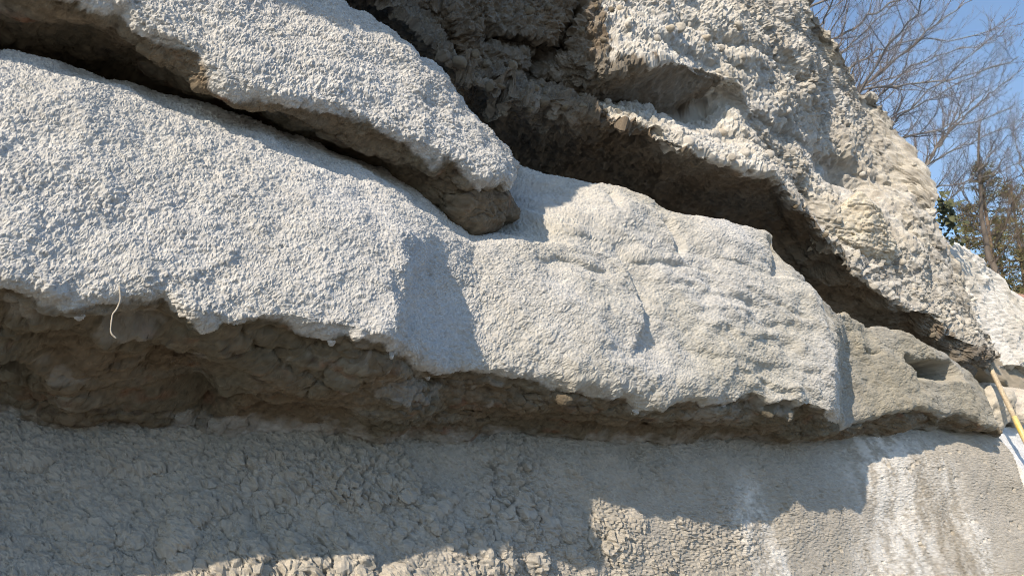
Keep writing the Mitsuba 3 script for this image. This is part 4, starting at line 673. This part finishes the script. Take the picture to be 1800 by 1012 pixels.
def colour_cliff(P, n, v):
    pale = mixc((0.44, 0.435, 0.42), (0.41, 0.385, 0.335), 0.5 + 0.9 * fbm(P, 0.3, 3, 95))
    pale = mixc(pale, (0.26, 0.24, 0.21), 1.5 * fbm(P, 0.10, 4, 103) - 0.55)
    pale = mixc(pale, (0.27, 0.255, 0.23), np.clip((P[:, 0] - 2.3) / 0.4, 0, 1) * (0.25 + 1.3 * fbm(P, 0.07, 4, 111)))  # greyer brown patches, with the shade of the rough right face painted in
    pale = mixc(pale, (0.50, 0.49, 0.46), (1.4 * fbm(P, 0.16, 3, 104) - 0.3) * (P[:, 0] < 2.6))
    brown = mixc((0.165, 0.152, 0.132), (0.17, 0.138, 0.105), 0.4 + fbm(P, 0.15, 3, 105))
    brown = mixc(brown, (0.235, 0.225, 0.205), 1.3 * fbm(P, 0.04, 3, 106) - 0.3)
    bare = (P[:, 0] + 0.10 * fbm(P, 0.15, 4, 107) < 1.58) | (v + 0.3 * fbm(P, 0.06, 3, 108) < 2.95) | ((v > 5.03) & (v + 0.2 * fbm(P, 0.05, 3, 109) < 6.0) & (P[:, 0] < 2.2))  # brown rock drawn along the shaded zones, some of their shade in the colour
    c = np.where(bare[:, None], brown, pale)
    return c * (1 + 0.13 * fbm(P, 0.05, 3, 96) + 0.26 * fbm(P, 0.011, 2, 97))[:, None]


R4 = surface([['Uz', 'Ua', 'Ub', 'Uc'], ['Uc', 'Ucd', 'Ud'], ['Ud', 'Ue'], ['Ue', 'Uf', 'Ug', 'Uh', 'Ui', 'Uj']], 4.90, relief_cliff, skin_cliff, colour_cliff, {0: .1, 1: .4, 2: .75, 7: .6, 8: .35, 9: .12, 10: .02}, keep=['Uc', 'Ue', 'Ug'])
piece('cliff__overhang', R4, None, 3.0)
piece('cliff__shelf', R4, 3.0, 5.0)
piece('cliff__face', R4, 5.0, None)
tag('cliff', 'high pebbly conglomerate cliff with a dark overhang behind and above the ledges', 'cliff')
tag('cliff__overhang', 'brown shaded overhanging underside of the cliff')


# -- the pale outcrop farther along
def relief_outcrop(P, n, v):
    return P + n * (0.06 * fbm(P, 0.4, 3, 120) + 0.03 * np.abs(fbm(warp(P, 0.08, 0.03, 128), 0.2, 3, 121)))[:, None]


def skin_outcrop(P, n, v):
    W = warp(P, 0.08, 0.03, 128)
    return 0.018 * fbm(P, 0.08, 4, 122) + 0.006 * fbm(P, 0.02, 3, 171) - 0.03 * cracks(W, 0.30, 0.06, 126) + groove(P, LINES['outcrop_notch'], .025, .035, 2.0, .01)


def colour_outcrop(P, n, v):
    c = mixc((0.58, 0.56, 0.52), (0.46, 0.43, 0.37), 0.3 + 0.9 * fbm(P, 0.25, 3, 123))
    return mixc(c, (0.36, 0.34, 0.31), 1.5 * fbm(P * [1, 1, 1.5], 0.06, 4, 124) - 0.6) * (1 + 0.12 * fbm(P, 0.02, 2, 125))[:, None]


R5 = surface([['G0', 'G1'], ['G1', 'G2', 'G3', 'G4', 'G5', 'G6']], 6.50, relief_outcrop, skin_outcrop, colour_outcrop, {0: .5, 1: .6, 2: .6, 3: .6, 4: .4, 5: .05}, keep=['G1', 'G3'])
piece('rock_outcrop', R5)
tag('rock_outcrop', 'whitish weathered rock outcrop sloping down beyond the cliff, in front of the trees', 'rock')

# ---------------------------------------------------------------- loose and standing things
def tube(pts, radii, sides=8, cap=True):
    pts = np.asarray(pts, float)
    radii = np.broadcast_to(radii, len(pts))
    t = np.gradient(pts, axis=0)
    t /= np.linalg.norm(t, axis=1, keepdims=True)
    ref = np.array([0.3, 0.2, 1.0]) if abs(t[0] @ np.array([0.3, 0.2, 1.0])) < 0.95 else np.array([1.0, 0, 0])
    a = np.cross(t, ref); a /= np.linalg.norm(a, axis=1, keepdims=True)
    b = np.cross(t, a)
    an = np.arange(sides) * 2 * np.pi / sides
    V = (pts[:, None] + radii[:, None, None] * (np.cos(an)[None, :, None] * a[:, None] + np.sin(an)[None, :, None] * b[:, None])).reshape(-1, 3)
    F = []
    for i in range(len(pts) - 1):
        for j in range(sides):
            k = (j + 1) % sides
            p, q, r, s_ = i * sides + j, i * sides + k, (i + 1) * sides + k, (i + 1) * sides + j
            F += [(p, r, q), (p, s_, r)]
    if cap:
        V = np.vstack([V, pts[0], pts[-1]])
        n0, n1, e = len(V) - 2, len(V) - 1, (len(pts) - 1) * sides
        for j in range(sides):
            k = (j + 1) % sides
            F += [(n0, j, k), (n1, e + k, e + j)]
    return V, np.array(F)


def smooth_path(pts, n):
    pts = np.asarray(pts, float)
    t = np.concatenate([[0], np.cumsum(np.linalg.norm(np.diff(pts, axis=0), axis=1))])
    return PchipInterpolator(t, pts, axis=0)(np.linspace(0, t[-1], n))


def join(parts):
    V, F, o = [], [], 0
    for v, f in parts:
        V.append(v); F.append(f + o); o += len(v)
    return np.vstack(V), np.vstack(F)


ICO = {k: trimesh.creation.icosphere(k) for k in (1, 2, 3, 4, 5, 6)}


def stone(center, size, seed, level=5, rough=1.0, cuts=7, turn=0.0):
    """an angular stone: a ball cut by random planes, then weathered"""
    rng = np.random.default_rng(seed)
    v = ICO[level].vertices.copy()
    for _ in range(cuts):
        n = rng.normal(size=3); n /= np.linalg.norm(n)
        d = rng.uniform(0.55, 0.85)
        over = v @ n - d
        v -= np.where(over > 0, over * 0.9, 0)[:, None] * n
    v = v * np.asarray(size)
    c, s_ = math.cos(turn), math.sin(turn)
    v = v @ np.array([[c, s_, 0], [-s_, c, 0], [0, 0, 1]]) + np.asarray(center)
    m = float(np.mean(size))
    n = v - np.asarray(center); n /= np.linalg.norm(n, axis=1, keepdims=True)
    h = rough * (0.16 * m * fbm(v, m * 0.8, 3, seed) + 0.05 * m * fbm(v, m * 0.22, 4, seed + 1))
    return v + n * h[:, None], ICO[level].faces


def put_stone(key, V, F, col):
    put(key, V, F, vnormals(V, F), np.clip(col, 0.02, 0.85), 'mat_stone')


# crumbs of crust hanging along the rim of the ledges
rim = np.abs(np.repeat(R1['v'], R1['shape'][1]) - 2.5) < 0.5
RIM = R1['V'][rim]
for i, (x, r) in enumerate(((0.21, .006), (0.56, .006), (0.69, .007), (0.86, .006), (1.46, .011), (1.475, .008), (1.61, .008), (1.86, .010), (1.875, .007))):
    near = RIM[np.abs(RIM[:, 0] - x) < 0.02]
    p = near[np.argmin(near[:, 2])] + np.array([0, 0.004, 0.004])
    v, f = stone(p, (r, r * 0.9, r * 1.15), 300 + i, 4, 1.8, 3)
    h = lumps(v, 0.006, 0.5, 0.9, 0.7, 310)
    n = v - v.mean(0); n /= np.linalg.norm(n, axis=1, keepdims=True)
    holder = 'rock_ledge' if p[0] < 0.97 else 'rock_ledge_001'
    k = f'{holder}__crust_lump'
    j = sum(x.startswith(k) for x in scene)
    put_stone(k + (f'_{j:03d}' if j else ''), v + n * h[:, None], f, crust(v, 320))

# pebbles standing out of the conglomerate
rngp = np.random.default_rng(11)
Vc, vc = R4['V'], np.repeat(R4['v'], R4['shape'][1])
ok = ~((vc > 4.7) & (vc < 6.2)) & (vc > 2.5) & (vc < 8.3) & (Vc[:, 2] < 3.35) & (np.einsum('ij,ij->i', R4['N'], EYE - Vc) > 0.25) & (Vc[:, 0] > 1.0) & (Vc[:, 0] < 4.8) & (Vc[:, 1] > -0.4) & (Vc[:, 1] < 0.35)
ids = rngp.permutation(np.nonzero(ok)[0])
taken, npeb = [], 0
R4N = R4['N']
for i in ids:
    p = Vc[i]
    if npeb >= 290:
        break
    inside = p[0] < 1.65
    if not inside and rngp.random() < 0.6:
        continue
    if taken and np.min(np.linalg.norm(np.array(taken) - p, axis=1)) < (0.034 if inside else 0.06):
        continue
    taken.append(p)
    p = p - R4N[i] * 0.004
    r = rngp.uniform(0.009, 0.017 if inside else 0.022) * (1.5 if rngp.random() < 0.08 else 1)
    v, f = stone(p, (r * rngp.uniform(0.8, 1.4), r * 0.9, r * rngp.uniform(0.6, 1.0)), 400 + npeb, 2, 0.5, 4, rngp.uniform(0, 3))
    tone = np.array([(0.43, 0.415, 0.385), (0.38, 0.365, 0.335), (0.41, 0.375, 0.32), (0.34, 0.325, 0.30), (0.46, 0.445, 0.42)][rngp.integers(5)])
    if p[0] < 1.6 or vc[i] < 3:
        tone = tone * np.array([0.42, 0.38, 0.32])  # pebbles darkened along with the brown zone, its painted shade included
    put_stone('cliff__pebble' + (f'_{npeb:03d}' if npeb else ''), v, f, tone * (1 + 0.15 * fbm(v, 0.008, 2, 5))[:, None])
    npeb += 1

# the cream block set into the cliff
v, f = stone(np.array(LINES['pt_cream'][0]) + np.array([0.10, 0.10, 0.0]), (0.44, 0.19, 0.20), 903, 6, 0.8, 9, 0.25)
col = mixc((0.50, 0.475, 0.41), (0.46, 0.41, 0.33), 0.4 + fbm(v * [0.5, 1, 1.6], 0.06, 4, 500))
n = v - v.mean(0); n /= np.linalg.norm(n, axis=1, keepdims=True)
v = v + n * (0.010 * fbm(v * [0.5, 1, 1.6], 0.05, 4, 501) + 0.006 * fbm(v, 0.014, 3, 502) + crumbs(warp(v * [0.5, 1, 1.6], .03, .012, 504), 0.028, 0.008, 505, 0.2) - 0.02 * cracks(v * [0.5, 1, 1.5], 0.12, 0.08, 506))[:, None]
put_stone('cliff__cream_block', v, f, col * (1 + 0.2 * fbm(v, 0.012, 3, 503))[:, None])
tag('cliff__cream_block', 'cream coloured block set in the cliff')

# stones beyond the tip of the ledges
def far_stone(key, c, size, seed, label, col, turn=0.0, group=None, rough=1.0):
    v, f = stone(c, size, seed, 5, rough, 8, turn)
    n = v - np.asarray(c); n /= np.linalg.norm(n, axis=1, keepdims=True)
    v = v + n * (0.014 * fbm(v, 0.05, 4, seed + 3))[:, None]
    cc = mixc(col, np.asarray(col) * 0.72, 0.3 + 0.9 * fbm(v, 0.12, 4, seed + 5)) * (1 + 0.15 * fbm(v, 0.02, 3, seed + 6))[:, None]
    put_stone(key, v, f, cc)
    tag(key, label, 'rock', group)


far_stone('boulder', (4.93, 0.08, 1.77), (0.17, 0.16, 0.15), 41, 'pale cream boulder behind the upper part of the yellow pole', (0.52, 0.49, 0.43), 0.3)
far_stone('boulder_001', (5.30, 0.02, 1.79), (0.20, 0.14, 0.12), 42, 'cream boulder right of the yellow pole at the edge of the view', (0.52, 0.48, 0.42), 0.2)
far_stone('boulder_002', (5.3, 0.45, 1.98), (1.2, 0.5, 0.30), 43, 'brown shaded rock under the whitish outcrop', (0.30, 0.26, 0.20), 0.1)


# the pale slab leaning below them
u, w = np.meshgrid(np.linspace(0, 1, 90), np.linspace(0, 1, 110), indexing='ij')
A, B, Cq, D = SLAB
top = (1 - w)[..., None] * ((1 - u)[..., None] * A + u[..., None] * B) + w[..., None] * ((1 - u)[..., None] * D + u[..., None] * Cq)
nn = np.cross(B - A, D - A); nn /= np.linalg.norm(nn)
if nn[1] > 0: nn = -nn
Pt = top.reshape(-1, 3)
Pt = Pt + nn * (0.012 * fbm(Pt, 0.2, 3, 600) + 0.006 * fbm(Pt * [.5, 1, 1], 0.04, 4, 601))[:, None]
edge = (np.minimum(np.minimum(u, 1 - u), np.minimum(w, 1 - w)).ravel() < 0.012)
Pt = Pt - nn * np.where(edge, 0.30, 0)[:, None]
Ft = grid_faces(*u.shape)
Nt = vnormals(Pt, Ft)
if (Nt @ nn).mean() < 0:
    Ft = Ft[:, ::-1]; Nt = -Nt
put('rock_slab', Pt, Ft, Nt, (mixc((0.50, 0.51, 0.52), (0.62, 0.62, 0.62), 0.4 + fbm(Pt * [.4, 1, 1], 0.09, 4, 602)) * (1 + 0.08 * fbm(Pt, 0.015, 3, 603))[:, None]), 'mat_stone')
tag('rock_slab', 'flat bluish white stone slab leaning beyond the end of the concrete wall', 'rock')

# the yellow pole: weathered bare upper end, yellow coating below
a, b = POLE
ln = np.linalg.norm(b - a)
pp = smooth_path([a, a + (b - a) * 0.5 + np.array([0.004, 0, 0.004]), b], 40)
principled('mat_yellow', {'type': 'mesh_attribute', 'name': 'vertex_color'}, 0.45, 0.4)
k = 10
V, F = tube(pp[:k], np.linspace(0.0125, 0.0135, k), 16)
put('pole__bare_end', V, F, vnormals(V, F), np.clip(mixc((0.36, 0.30, 0.22), (0.50, 0.43, 0.32), 0.5 + fbm(V * [6, 6, 1], 0.05, 3, 610)), 0, 0.8), 'mat_stone')
V, F = tube(pp[k - 1:], np.linspace(0.0150, 0.0165, len(pp) - k + 1), 16)
t_ = np.clip((V - a) @ (b - a) / ln ** 2, 0, 1)
worn = 1.3 * fbm(V * [1, 1, 0.35], 0.02, 4, 611) + 0.9 - 3.2 * (t_ - 0.22)
put('pole__coated_shaft', V, F, vnormals(V, F), np.clip(mixc((0.62, 0.47, 0.10), (0.52, 0.45, 0.32), np.maximum(worn, 2.5 * fbm(V, 0.03, 4, 612) - 1.2)), 0, 0.8), 'mat_yellow')
tag('pole', 'long yellow pole with a worn bare upper end leaning against the rocks', 'pole')
tag('pole__bare_end', 'worn bare wooden upper end')

# the white root hanging from the ledge
r0 = np.array(LINES['pt_root'][0])
pts = r0 + np.array([[0.006, 0.02, 0.012], [0.0, -0.004, 0.001], [0.002, -0.008, -0.016], [-0.001, -0.009, -0.030], [-0.0055, -0.008, -0.040], [-0.006, -0.009, -0.058], [-0.0055, -0.0095, -0.063], [0.002, -0.011, -0.072]])
V, F = tube(smooth_path(pts, 40), np.interp(np.linspace(0, 1, 40), [0, .85, .93, 1], [0.0012, 0.0009, 0.0013, 0.0010]), 8)
put_stone('hanging_root', V, F, np.array([0.42, 0.38, 0.32]) * (1 + 0.35 * fbm(V, 0.006, 2, 620))[:, None])
tag('hanging_root', 'thin whitish root dangling from the rim of the lower left ledge', 'root')

# ---------------------------------------------------------------- trees, ivy, hill, roof, ground
principled('mat_bark', {'type': 'mesh_attribute', 'name': 'vertex_color'}, 0.9, 0.2, twosided=True)


def prisms(A, B, ra, rb, sides=3):
    """many thin tapering twigs at once"""
    A, B = np.asarray(A), np.asarray(B)
    t = B - A; t /= np.maximum(np.linalg.norm(t, axis=1, keepdims=True), 1e-9)
    a = np.cross(t, [0.31, 0.17, 0.93]); a /= np.linalg.norm(a, axis=1, keepdims=True)
    b = np.cross(t, a)
    an = np.arange(sides) * 2 * np.pi / sides
    ring = np.cos(an)[None, :, None] * a[:, None] + np.sin(an)[None, :, None] * b[:, None]
    V = np.concatenate([A[:, None] + ring * np.asarray(ra)[:, None, None], B[:, None] + ring * np.asarray(rb)[:, None, None]], 1)
    j = np.arange(sides); k = (j + 1) % sides
    f = np.concatenate([np.stack([j, k + sides, k], 1), np.stack([j, j + sides, k + sides], 1)])
    F = (f[None] + (np.arange(len(A)) * 2 * sides)[:, None, None]).reshape(-1, 3)
    return V.reshape(-1, 3), F


def spray(path, r0, rng, out, level, up):
    """twigs along a branch, in flat layered sprays"""
    path = np.asarray(path)
    seg = np.linalg.norm(np.diff(path, axis=0), axis=1)
    L = seg.sum()
    t = np.concatenate([[0], np.cumsum(seg)]) / L
    gap = (0.16, 0.08, 0.055)[level]
    n = max(2, int(L / gap))
    side = 1
    for q in np.linspace(0.12 if level == 0 else 0.2, 0.99, n):
        q = min(0.995, q + rng.uniform(-0.5, 0.5) / n)
        p = np.array([np.interp(q, t, path[:, i]) for i in range(3)])
        i = min(len(path) - 2, int(np.searchsorted(t, q)) - 1 if q > 0 else 0)
        d = path[i + 1] - path[i]; d /= np.linalg.norm(d)
        side = -side
        ax = np.array([rng.normal(0, 0.35), rng.normal(0, 0.35), 1.0]); ax /= np.linalg.norm(ax)
        ang = side * rng.uniform(0.45, 0.95)
        e = d * math.cos(ang) + np.cross(ax, d) * math.sin(ang) + ax * (ax @ d) * (1 - math.cos(ang))
        e = e + np.array([0, 0, up + rng.normal(0, 0.12)]); e /= np.linalg.norm(e)
        ln = (0.95, 0.34, 0.13)[level] * (1.15 - 0.75 * q) * rng.uniform(0.55, 1.25) * min(1.0, L / (2.0, 0.7, 0.3)[level] + 0.3)
        m = (6, 4, 2)[level]
        pts = [p]
        dd = e.copy()
        for _ in range(m):
            dd = dd + rng.normal(0, 0.13, 3) + np.array([0, 0, 0.05]); dd /= np.linalg.norm(dd)
            pts.append(pts[-1] + dd * ln / m)
        r = min(r0 * (1 - 0.7 * q) * 0.6, (0.013, 0.0055, 0.0028)[level])
        for k in range(m):
            out.append((pts[k], pts[k + 1], r * (1 - 0.75 * k / m), r * (1 - 0.75 * (k + 1) / m)))
        if level < 2:
            spray(pts, r, rng, out, level + 1, up * 0.5)


def bare_tree(key, limbs, seed, trunk_r, label, tone, thin=1.0):
    rng = np.random.default_rng(seed)
    trunk = smooth_path(limbs[0], 26)
    V, F = tube(trunk, np.linspace(trunk_r, trunk_r * 0.22, 26), 10)
    bark = lambda V: np.clip(np.asarray(tone) * (1 + 0.35 * fbm(V, 0.06, 3, seed))[:, None], 0.02, 0.7)
    put(key + '__trunk', V, F, vnormals(V, F), bark(V), 'mat_bark')
    out = []
    for i, l in enumerate(limbs[1:]):
        p = smooth_path(l, 22)
        p[1:-1] += rng.normal(0, 0.012, (20, 3))
        r = trunk_r * rng.uniform(0.13, 0.24) * thin
        V, F = tube(p, np.linspace(r, 0.004, 22), 6)
        put(f'{key}__branch' + (f'_{i:03d}' if i else ''), V, F, vnormals(V, F), bark(V), 'mat_bark')
        spray(p, r, rng, out, 0, 0.10)
    spray(trunk[8:], trunk_r * 0.3, rng, out, 0, 0.15)
    A, B, ra, rb = [np.array(x) for x in zip(*out)]
    V, F = prisms(A, B, np.maximum(ra, 0.0016), np.maximum(rb, 0.0012))
    put(key + '__twigs', V, F, vnormals(V, F), np.clip(np.asarray(tone) * np.array([0.92, 0.86, 0.84]) * (1 + 0.3 * fbm(V, 0.3, 2, seed + 1))[:, None], 0.02, 0.7), 'mat_bark')
    tag(key, label, 'tree')
    tag(key + '__twigs', kind='stuff')


bare_tree('bare_tree', LIMBS['T1'], 1, 0.11, 'large leafless tree spreading long flat sprays over the cliff edge at the top right', (0.20, 0.19, 0.185))
bare_tree('bare_tree_001', LIMBS['T2'], 2, 0.10, 'leafless tree lower down the cliff edge with a dark slanting limb', (0.18, 0.168, 0.16))
bare_tree('bare_tree_002', LIMBS['T3'], 3, 0.055, 'leafless tree with a dark forked trunk rising behind the whitish outcrop', (0.15, 0.13, 0.115), 1.3)
bare_tree('bare_tree_003', LIMBS['T4'], 4, 0.07, 'leafless tree at the right edge of the view beside the forked one', (0.18, 0.16, 0.145))

scene['mat_needle'] = {'type': 'twosided', 'bsdf': {'type': 'principled', 'base_color': {'type': 'mesh_attribute', 'name': 'vertex_color'}, 'roughness': 0.7, 'specular': 0.3}}


def conifer(key, top, height, seed, label):
    rng = np.random.default_rng(seed)
    top = np.asarray(top, float)
    base = top - np.array([0, 0, height])
    tr = smooth_path([base, base + np.array([0.05, 0.03, height * 0.5]), top], 20)
    V, F = tube(tr, np.linspace(height * 0.018, 0.015, 20), 8)
    put(key + '__trunk', V, F, vnormals(V, F), np.clip(np.array([0.16, 0.12, 0.09]) * (1 + 0.3 * fbm(V, 0.1, 3, seed))[:, None], 0, 1), 'mat_bark')
    A, B, ra, rb, leaf = [], [], [], [], []
    n = int(height * 13)
    for i in range(n):
        q = (i + rng.random()) / n * 0.85
        p = top - np.array([0, 0, q * height])
        ln = (0.25 + 0.34 * q * height * (1 - 0.35 * q)) * rng.uniform(0.6, 1.15)
        az = rng.uniform(0, 2 * np.pi)
        d = np.array([math.cos(az), math.sin(az), 0.25 - 0.6 * q])
        m = 6
        for k in range(m):
            a_ = p + d * ln * k / m + np.array([0, 0, 0.06 * (k / m) ** 2 * ln]); b_ = p + d * ln * (k + 1) / m + np.array([0, 0, 0.06 * ((k + 1) / m) ** 2 * ln])
            A.append(a_); B.append(b_); ra.append(0.02 * (1 - k / m) + 0.004); rb.append(0.02 * (1 - (k + 1) / m) + 0.004)
            if k >= 1:
                for _ in range(int(9)):
                    c = a_ + (b_ - a_) * rng.random() + rng.normal(0, 0.10, 3) * np.array([1, 1, 0.7]) * (0.5 + 0.5 * ln)
                    e = d * 0.5 + rng.normal(0, 0.6, 3) + np.array([0, 0, -0.1]); e /= np.linalg.norm(e)
                    w = np.cross(e, rng.normal(size=3)); w /= np.linalg.norm(w)
                    leaf.append((c - w * 0.016, c + w * 0.016, c + e * rng.uniform(0.10, 0.22)))
    V, F = prisms(A, B, ra, rb)
    put(key + '__branches', V, F, vnormals(V, F), np.tile([0.14, 0.11, 0.09], (len(V), 1)), 'mat_bark')
    V = np.array(leaf).reshape(-1, 3); F = np.arange(len(V)).reshape(-1, 3)
    tint = np.repeat(rng.random(len(leaf)), 3)
    put(key + '__foliage', V, F, vnormals(V, F), mixc((0.10, 0.105, 0.045), (0.15, 0.12, 0.06), tint), 'mat_needle')
    tag(key, label, 'tree'); tag(key + '__foliage', kind='stuff'); tag(key + '__branches', kind='stuff')


for i, (k, hgt) in enumerate((('con1', 9), ('con2', 9), ('con3', 8.5), ('con4', 8), ('con5', 8), ('con6', 8))):
    conifer('conifer' + (f'_{i:03d}' if i else ''), PTS[k], hgt, 50 + i,
            ('olive green conifer whose tip stands just right of the forked trunk', 'olive conifer second from the right edge of the view', 'nearest olive conifer at the right edge of the view',
             'far conifer just beyond the ivy on the cliff edge', 'far low conifer behind the forked trunk', 'far low conifer above the red roof')[i])

# ivy on the cliff edge
rngi = np.random.default_rng(5)
ivy = np.array(PTS['ivy'])
st, lf, cl = [], [], []
path = smooth_path(ivy, 30)
st.append(tube(path, np.linspace(0.006, 0.003, 30), 6))
shape = np.array([[0, 0], [0.5, 0.12], [0.32, 0.42], [0.3, 0.62], [0, 1.0], [-0.3, 0.62], [-0.32, 0.42], [-0.5, 0.12]])
for i in range(190):
    q = rngi.beta(3.0, 1.6)
    p = np.array([np.interp(q, np.linspace(0, 1, 30), path[:, k]) for k in range(3)])
    c = p + rngi.normal(0, 1, 3) * np.array([0.05, 0.03, 0.05]) * (0.45 + q)
    sz = rngi.uniform(0.022, 0.042)
    nrm = np.array([-0.5, -0.7, 0.5]) + rngi.normal(0, 0.45, 3); nrm /= np.linalg.norm(nrm)
    dn = np.array([0, 0, -1.0]) + rngi.normal(0, 0.5, 3); dn -= nrm * (dn @ nrm); dn /= np.linalg.norm(dn)
    sd = np.cross(nrm, dn)
    pts = c + sz * (shape[:, :1] * sd + shape[:, 1:] * dn) + nrm * (np.abs(shape[:, :1]) * 0.25 * sz)
    lf.append((pts, np.array([[0, j, j + 1] for j in range(1, 7)])))
    cl.append(np.tile(mixc((0.055, 0.068, 0.035), (0.11, 0.115, 0.06), np.array(rngi.random())), (8, 1)))
V, F = join(st)
put('ivy__stem', V, F, vnormals(V, F), np.tile([0.16, 0.12, 0.09], (len(V), 1)), 'mat_bark')
V, F = join(lf)
put('ivy__leaves', V, F, vnormals(V, F), np.vstack(cl), 'mat_needle')
tag('ivy', 'clump of green ivy hanging on the sunlit edge of the cliff', 'ivy'); tag('ivy__leaves', kind='stuff')

# hill behind the cliff
X, Y = np.meshgrid(np.linspace(-12, 90, 140), np.concatenate([[1.2], np.linspace(1.6, 90, 90)]), indexing='ij')
Z = 2.3 + 0.10 * (Y - 1.2) + 0.35 * fbm(np.stack([X, Y, 0 * X], -1).reshape(-1, 3), 6.0, 3, 700).reshape(X.shape) * np.clip((Y - 1.2) / 6, 0, 1)
Z[:, 0] = -0.2
V = np.stack([X, Y, Z], -1).reshape(-1, 3); F = grid_faces(*X.shape)[:, ::-1]
N = vnormals(V, F)
if N[:, 2].mean() < 0:
    F, N = F[:, ::-1], -N
put('hill', V, F, N, np.clip(mixc((0.14, 0.11, 0.07), (0.09, 0.10, 0.045), 0.5 + fbm(V, 1.5, 4, 701)), 0.02, 0.6), 'mat_stone')
tag('hill', kind='structure')

# corner of a red roof behind the outcrop
o = np.array(PTS['roof'])
principled('mat_plaster', (0.55, 0.5, 0.43), 0.9, 0.2)
ux, uy = np.array([0.96, -0.28, 0]), np.array([0.28, 0.96, 0])
def box(c, e):
    m = trimesh.creation.box(extents=e)
    return c + m.vertices[:, :1] * ux + m.vertices[:, 1:2] * uy + m.vertices[:, 2:] * np.array([0, 0, 1.0]), m.faces
V, F = box(o + ux * 2.3 + uy * 1.5 + np.array([0, 0, -1.45]), (4.0, 2.4, 2.2))
put('hut__wall', V, F, None, None, 'mat_plaster'); scene['hut__wall']['face_normals'] = True
rows = []
for sgn in (-1, 1):
    for r in range(9):
        for c in range(18):
            w0 = o + ux * (0.13 + 0.25 * c) + uy * (1.5 + sgn * (1.45 - 0.16 * r)) + np.array([0, 0, -0.30 + 0.075 * r])
            m = trimesh.creation.box(extents=(0.235, 0.2, 0.03))
            v = m.vertices
            V = w0 + v[:, :1] * ux + v[:, 1:2] * (uy * 0.9 - np.array([0, 0, sgn * 0.42])) + v[:, 2:] * np.array([0, 0, 1.0])
            rows.append((V, m.faces))
V, F = join(rows)
principled('mat_rooftile', (0.27, 0.17, 0.13), 0.85, 0.2)
put('hut__roof', V, F, None, None, 'mat_rooftile'); scene['hut__roof']['face_normals'] = True
tag('hut', 'small hut of which only a reddish roof corner shows behind the outcrop', 'hut')

# ground in front of the wall
gx, gy = np.meshgrid(np.concatenate([[-500, -60], np.linspace(-8, 14, 111), [60, 500]]), np.concatenate([[-500, -60], np.linspace(-8, 1.0, 46), [60, 500]]), indexing='ij')
P = np.stack([gx, gy, 0 * gx], -1).reshape(-1, 3)
near = (np.abs(P[:, 0]) < 20) & (P[:, 1] > -20) & (P[:, 1] < 2)
P[:, 2] += near * 0.03 * fbm(P, 0.6, 3, 800)
F = grid_faces(*gx.shape); N = vnormals(P, F)
if N[:, 2].mean() < 0:
    F, N = F[:, ::-1], -N
put('ground', P, F, N, np.clip(mixc((0.20, 0.18, 0.15), (0.15, 0.14, 0.11), 0.5 + fbm(P, 0.8, 4, 801)), 0.02, 0.6), 'mat_stone')
tag('ground', kind='structure')
print('triangles', sum(len(meshkit.WRITTEN[d['filename']][1]) for d in scene.values() if d.get('type') == 'ply'))
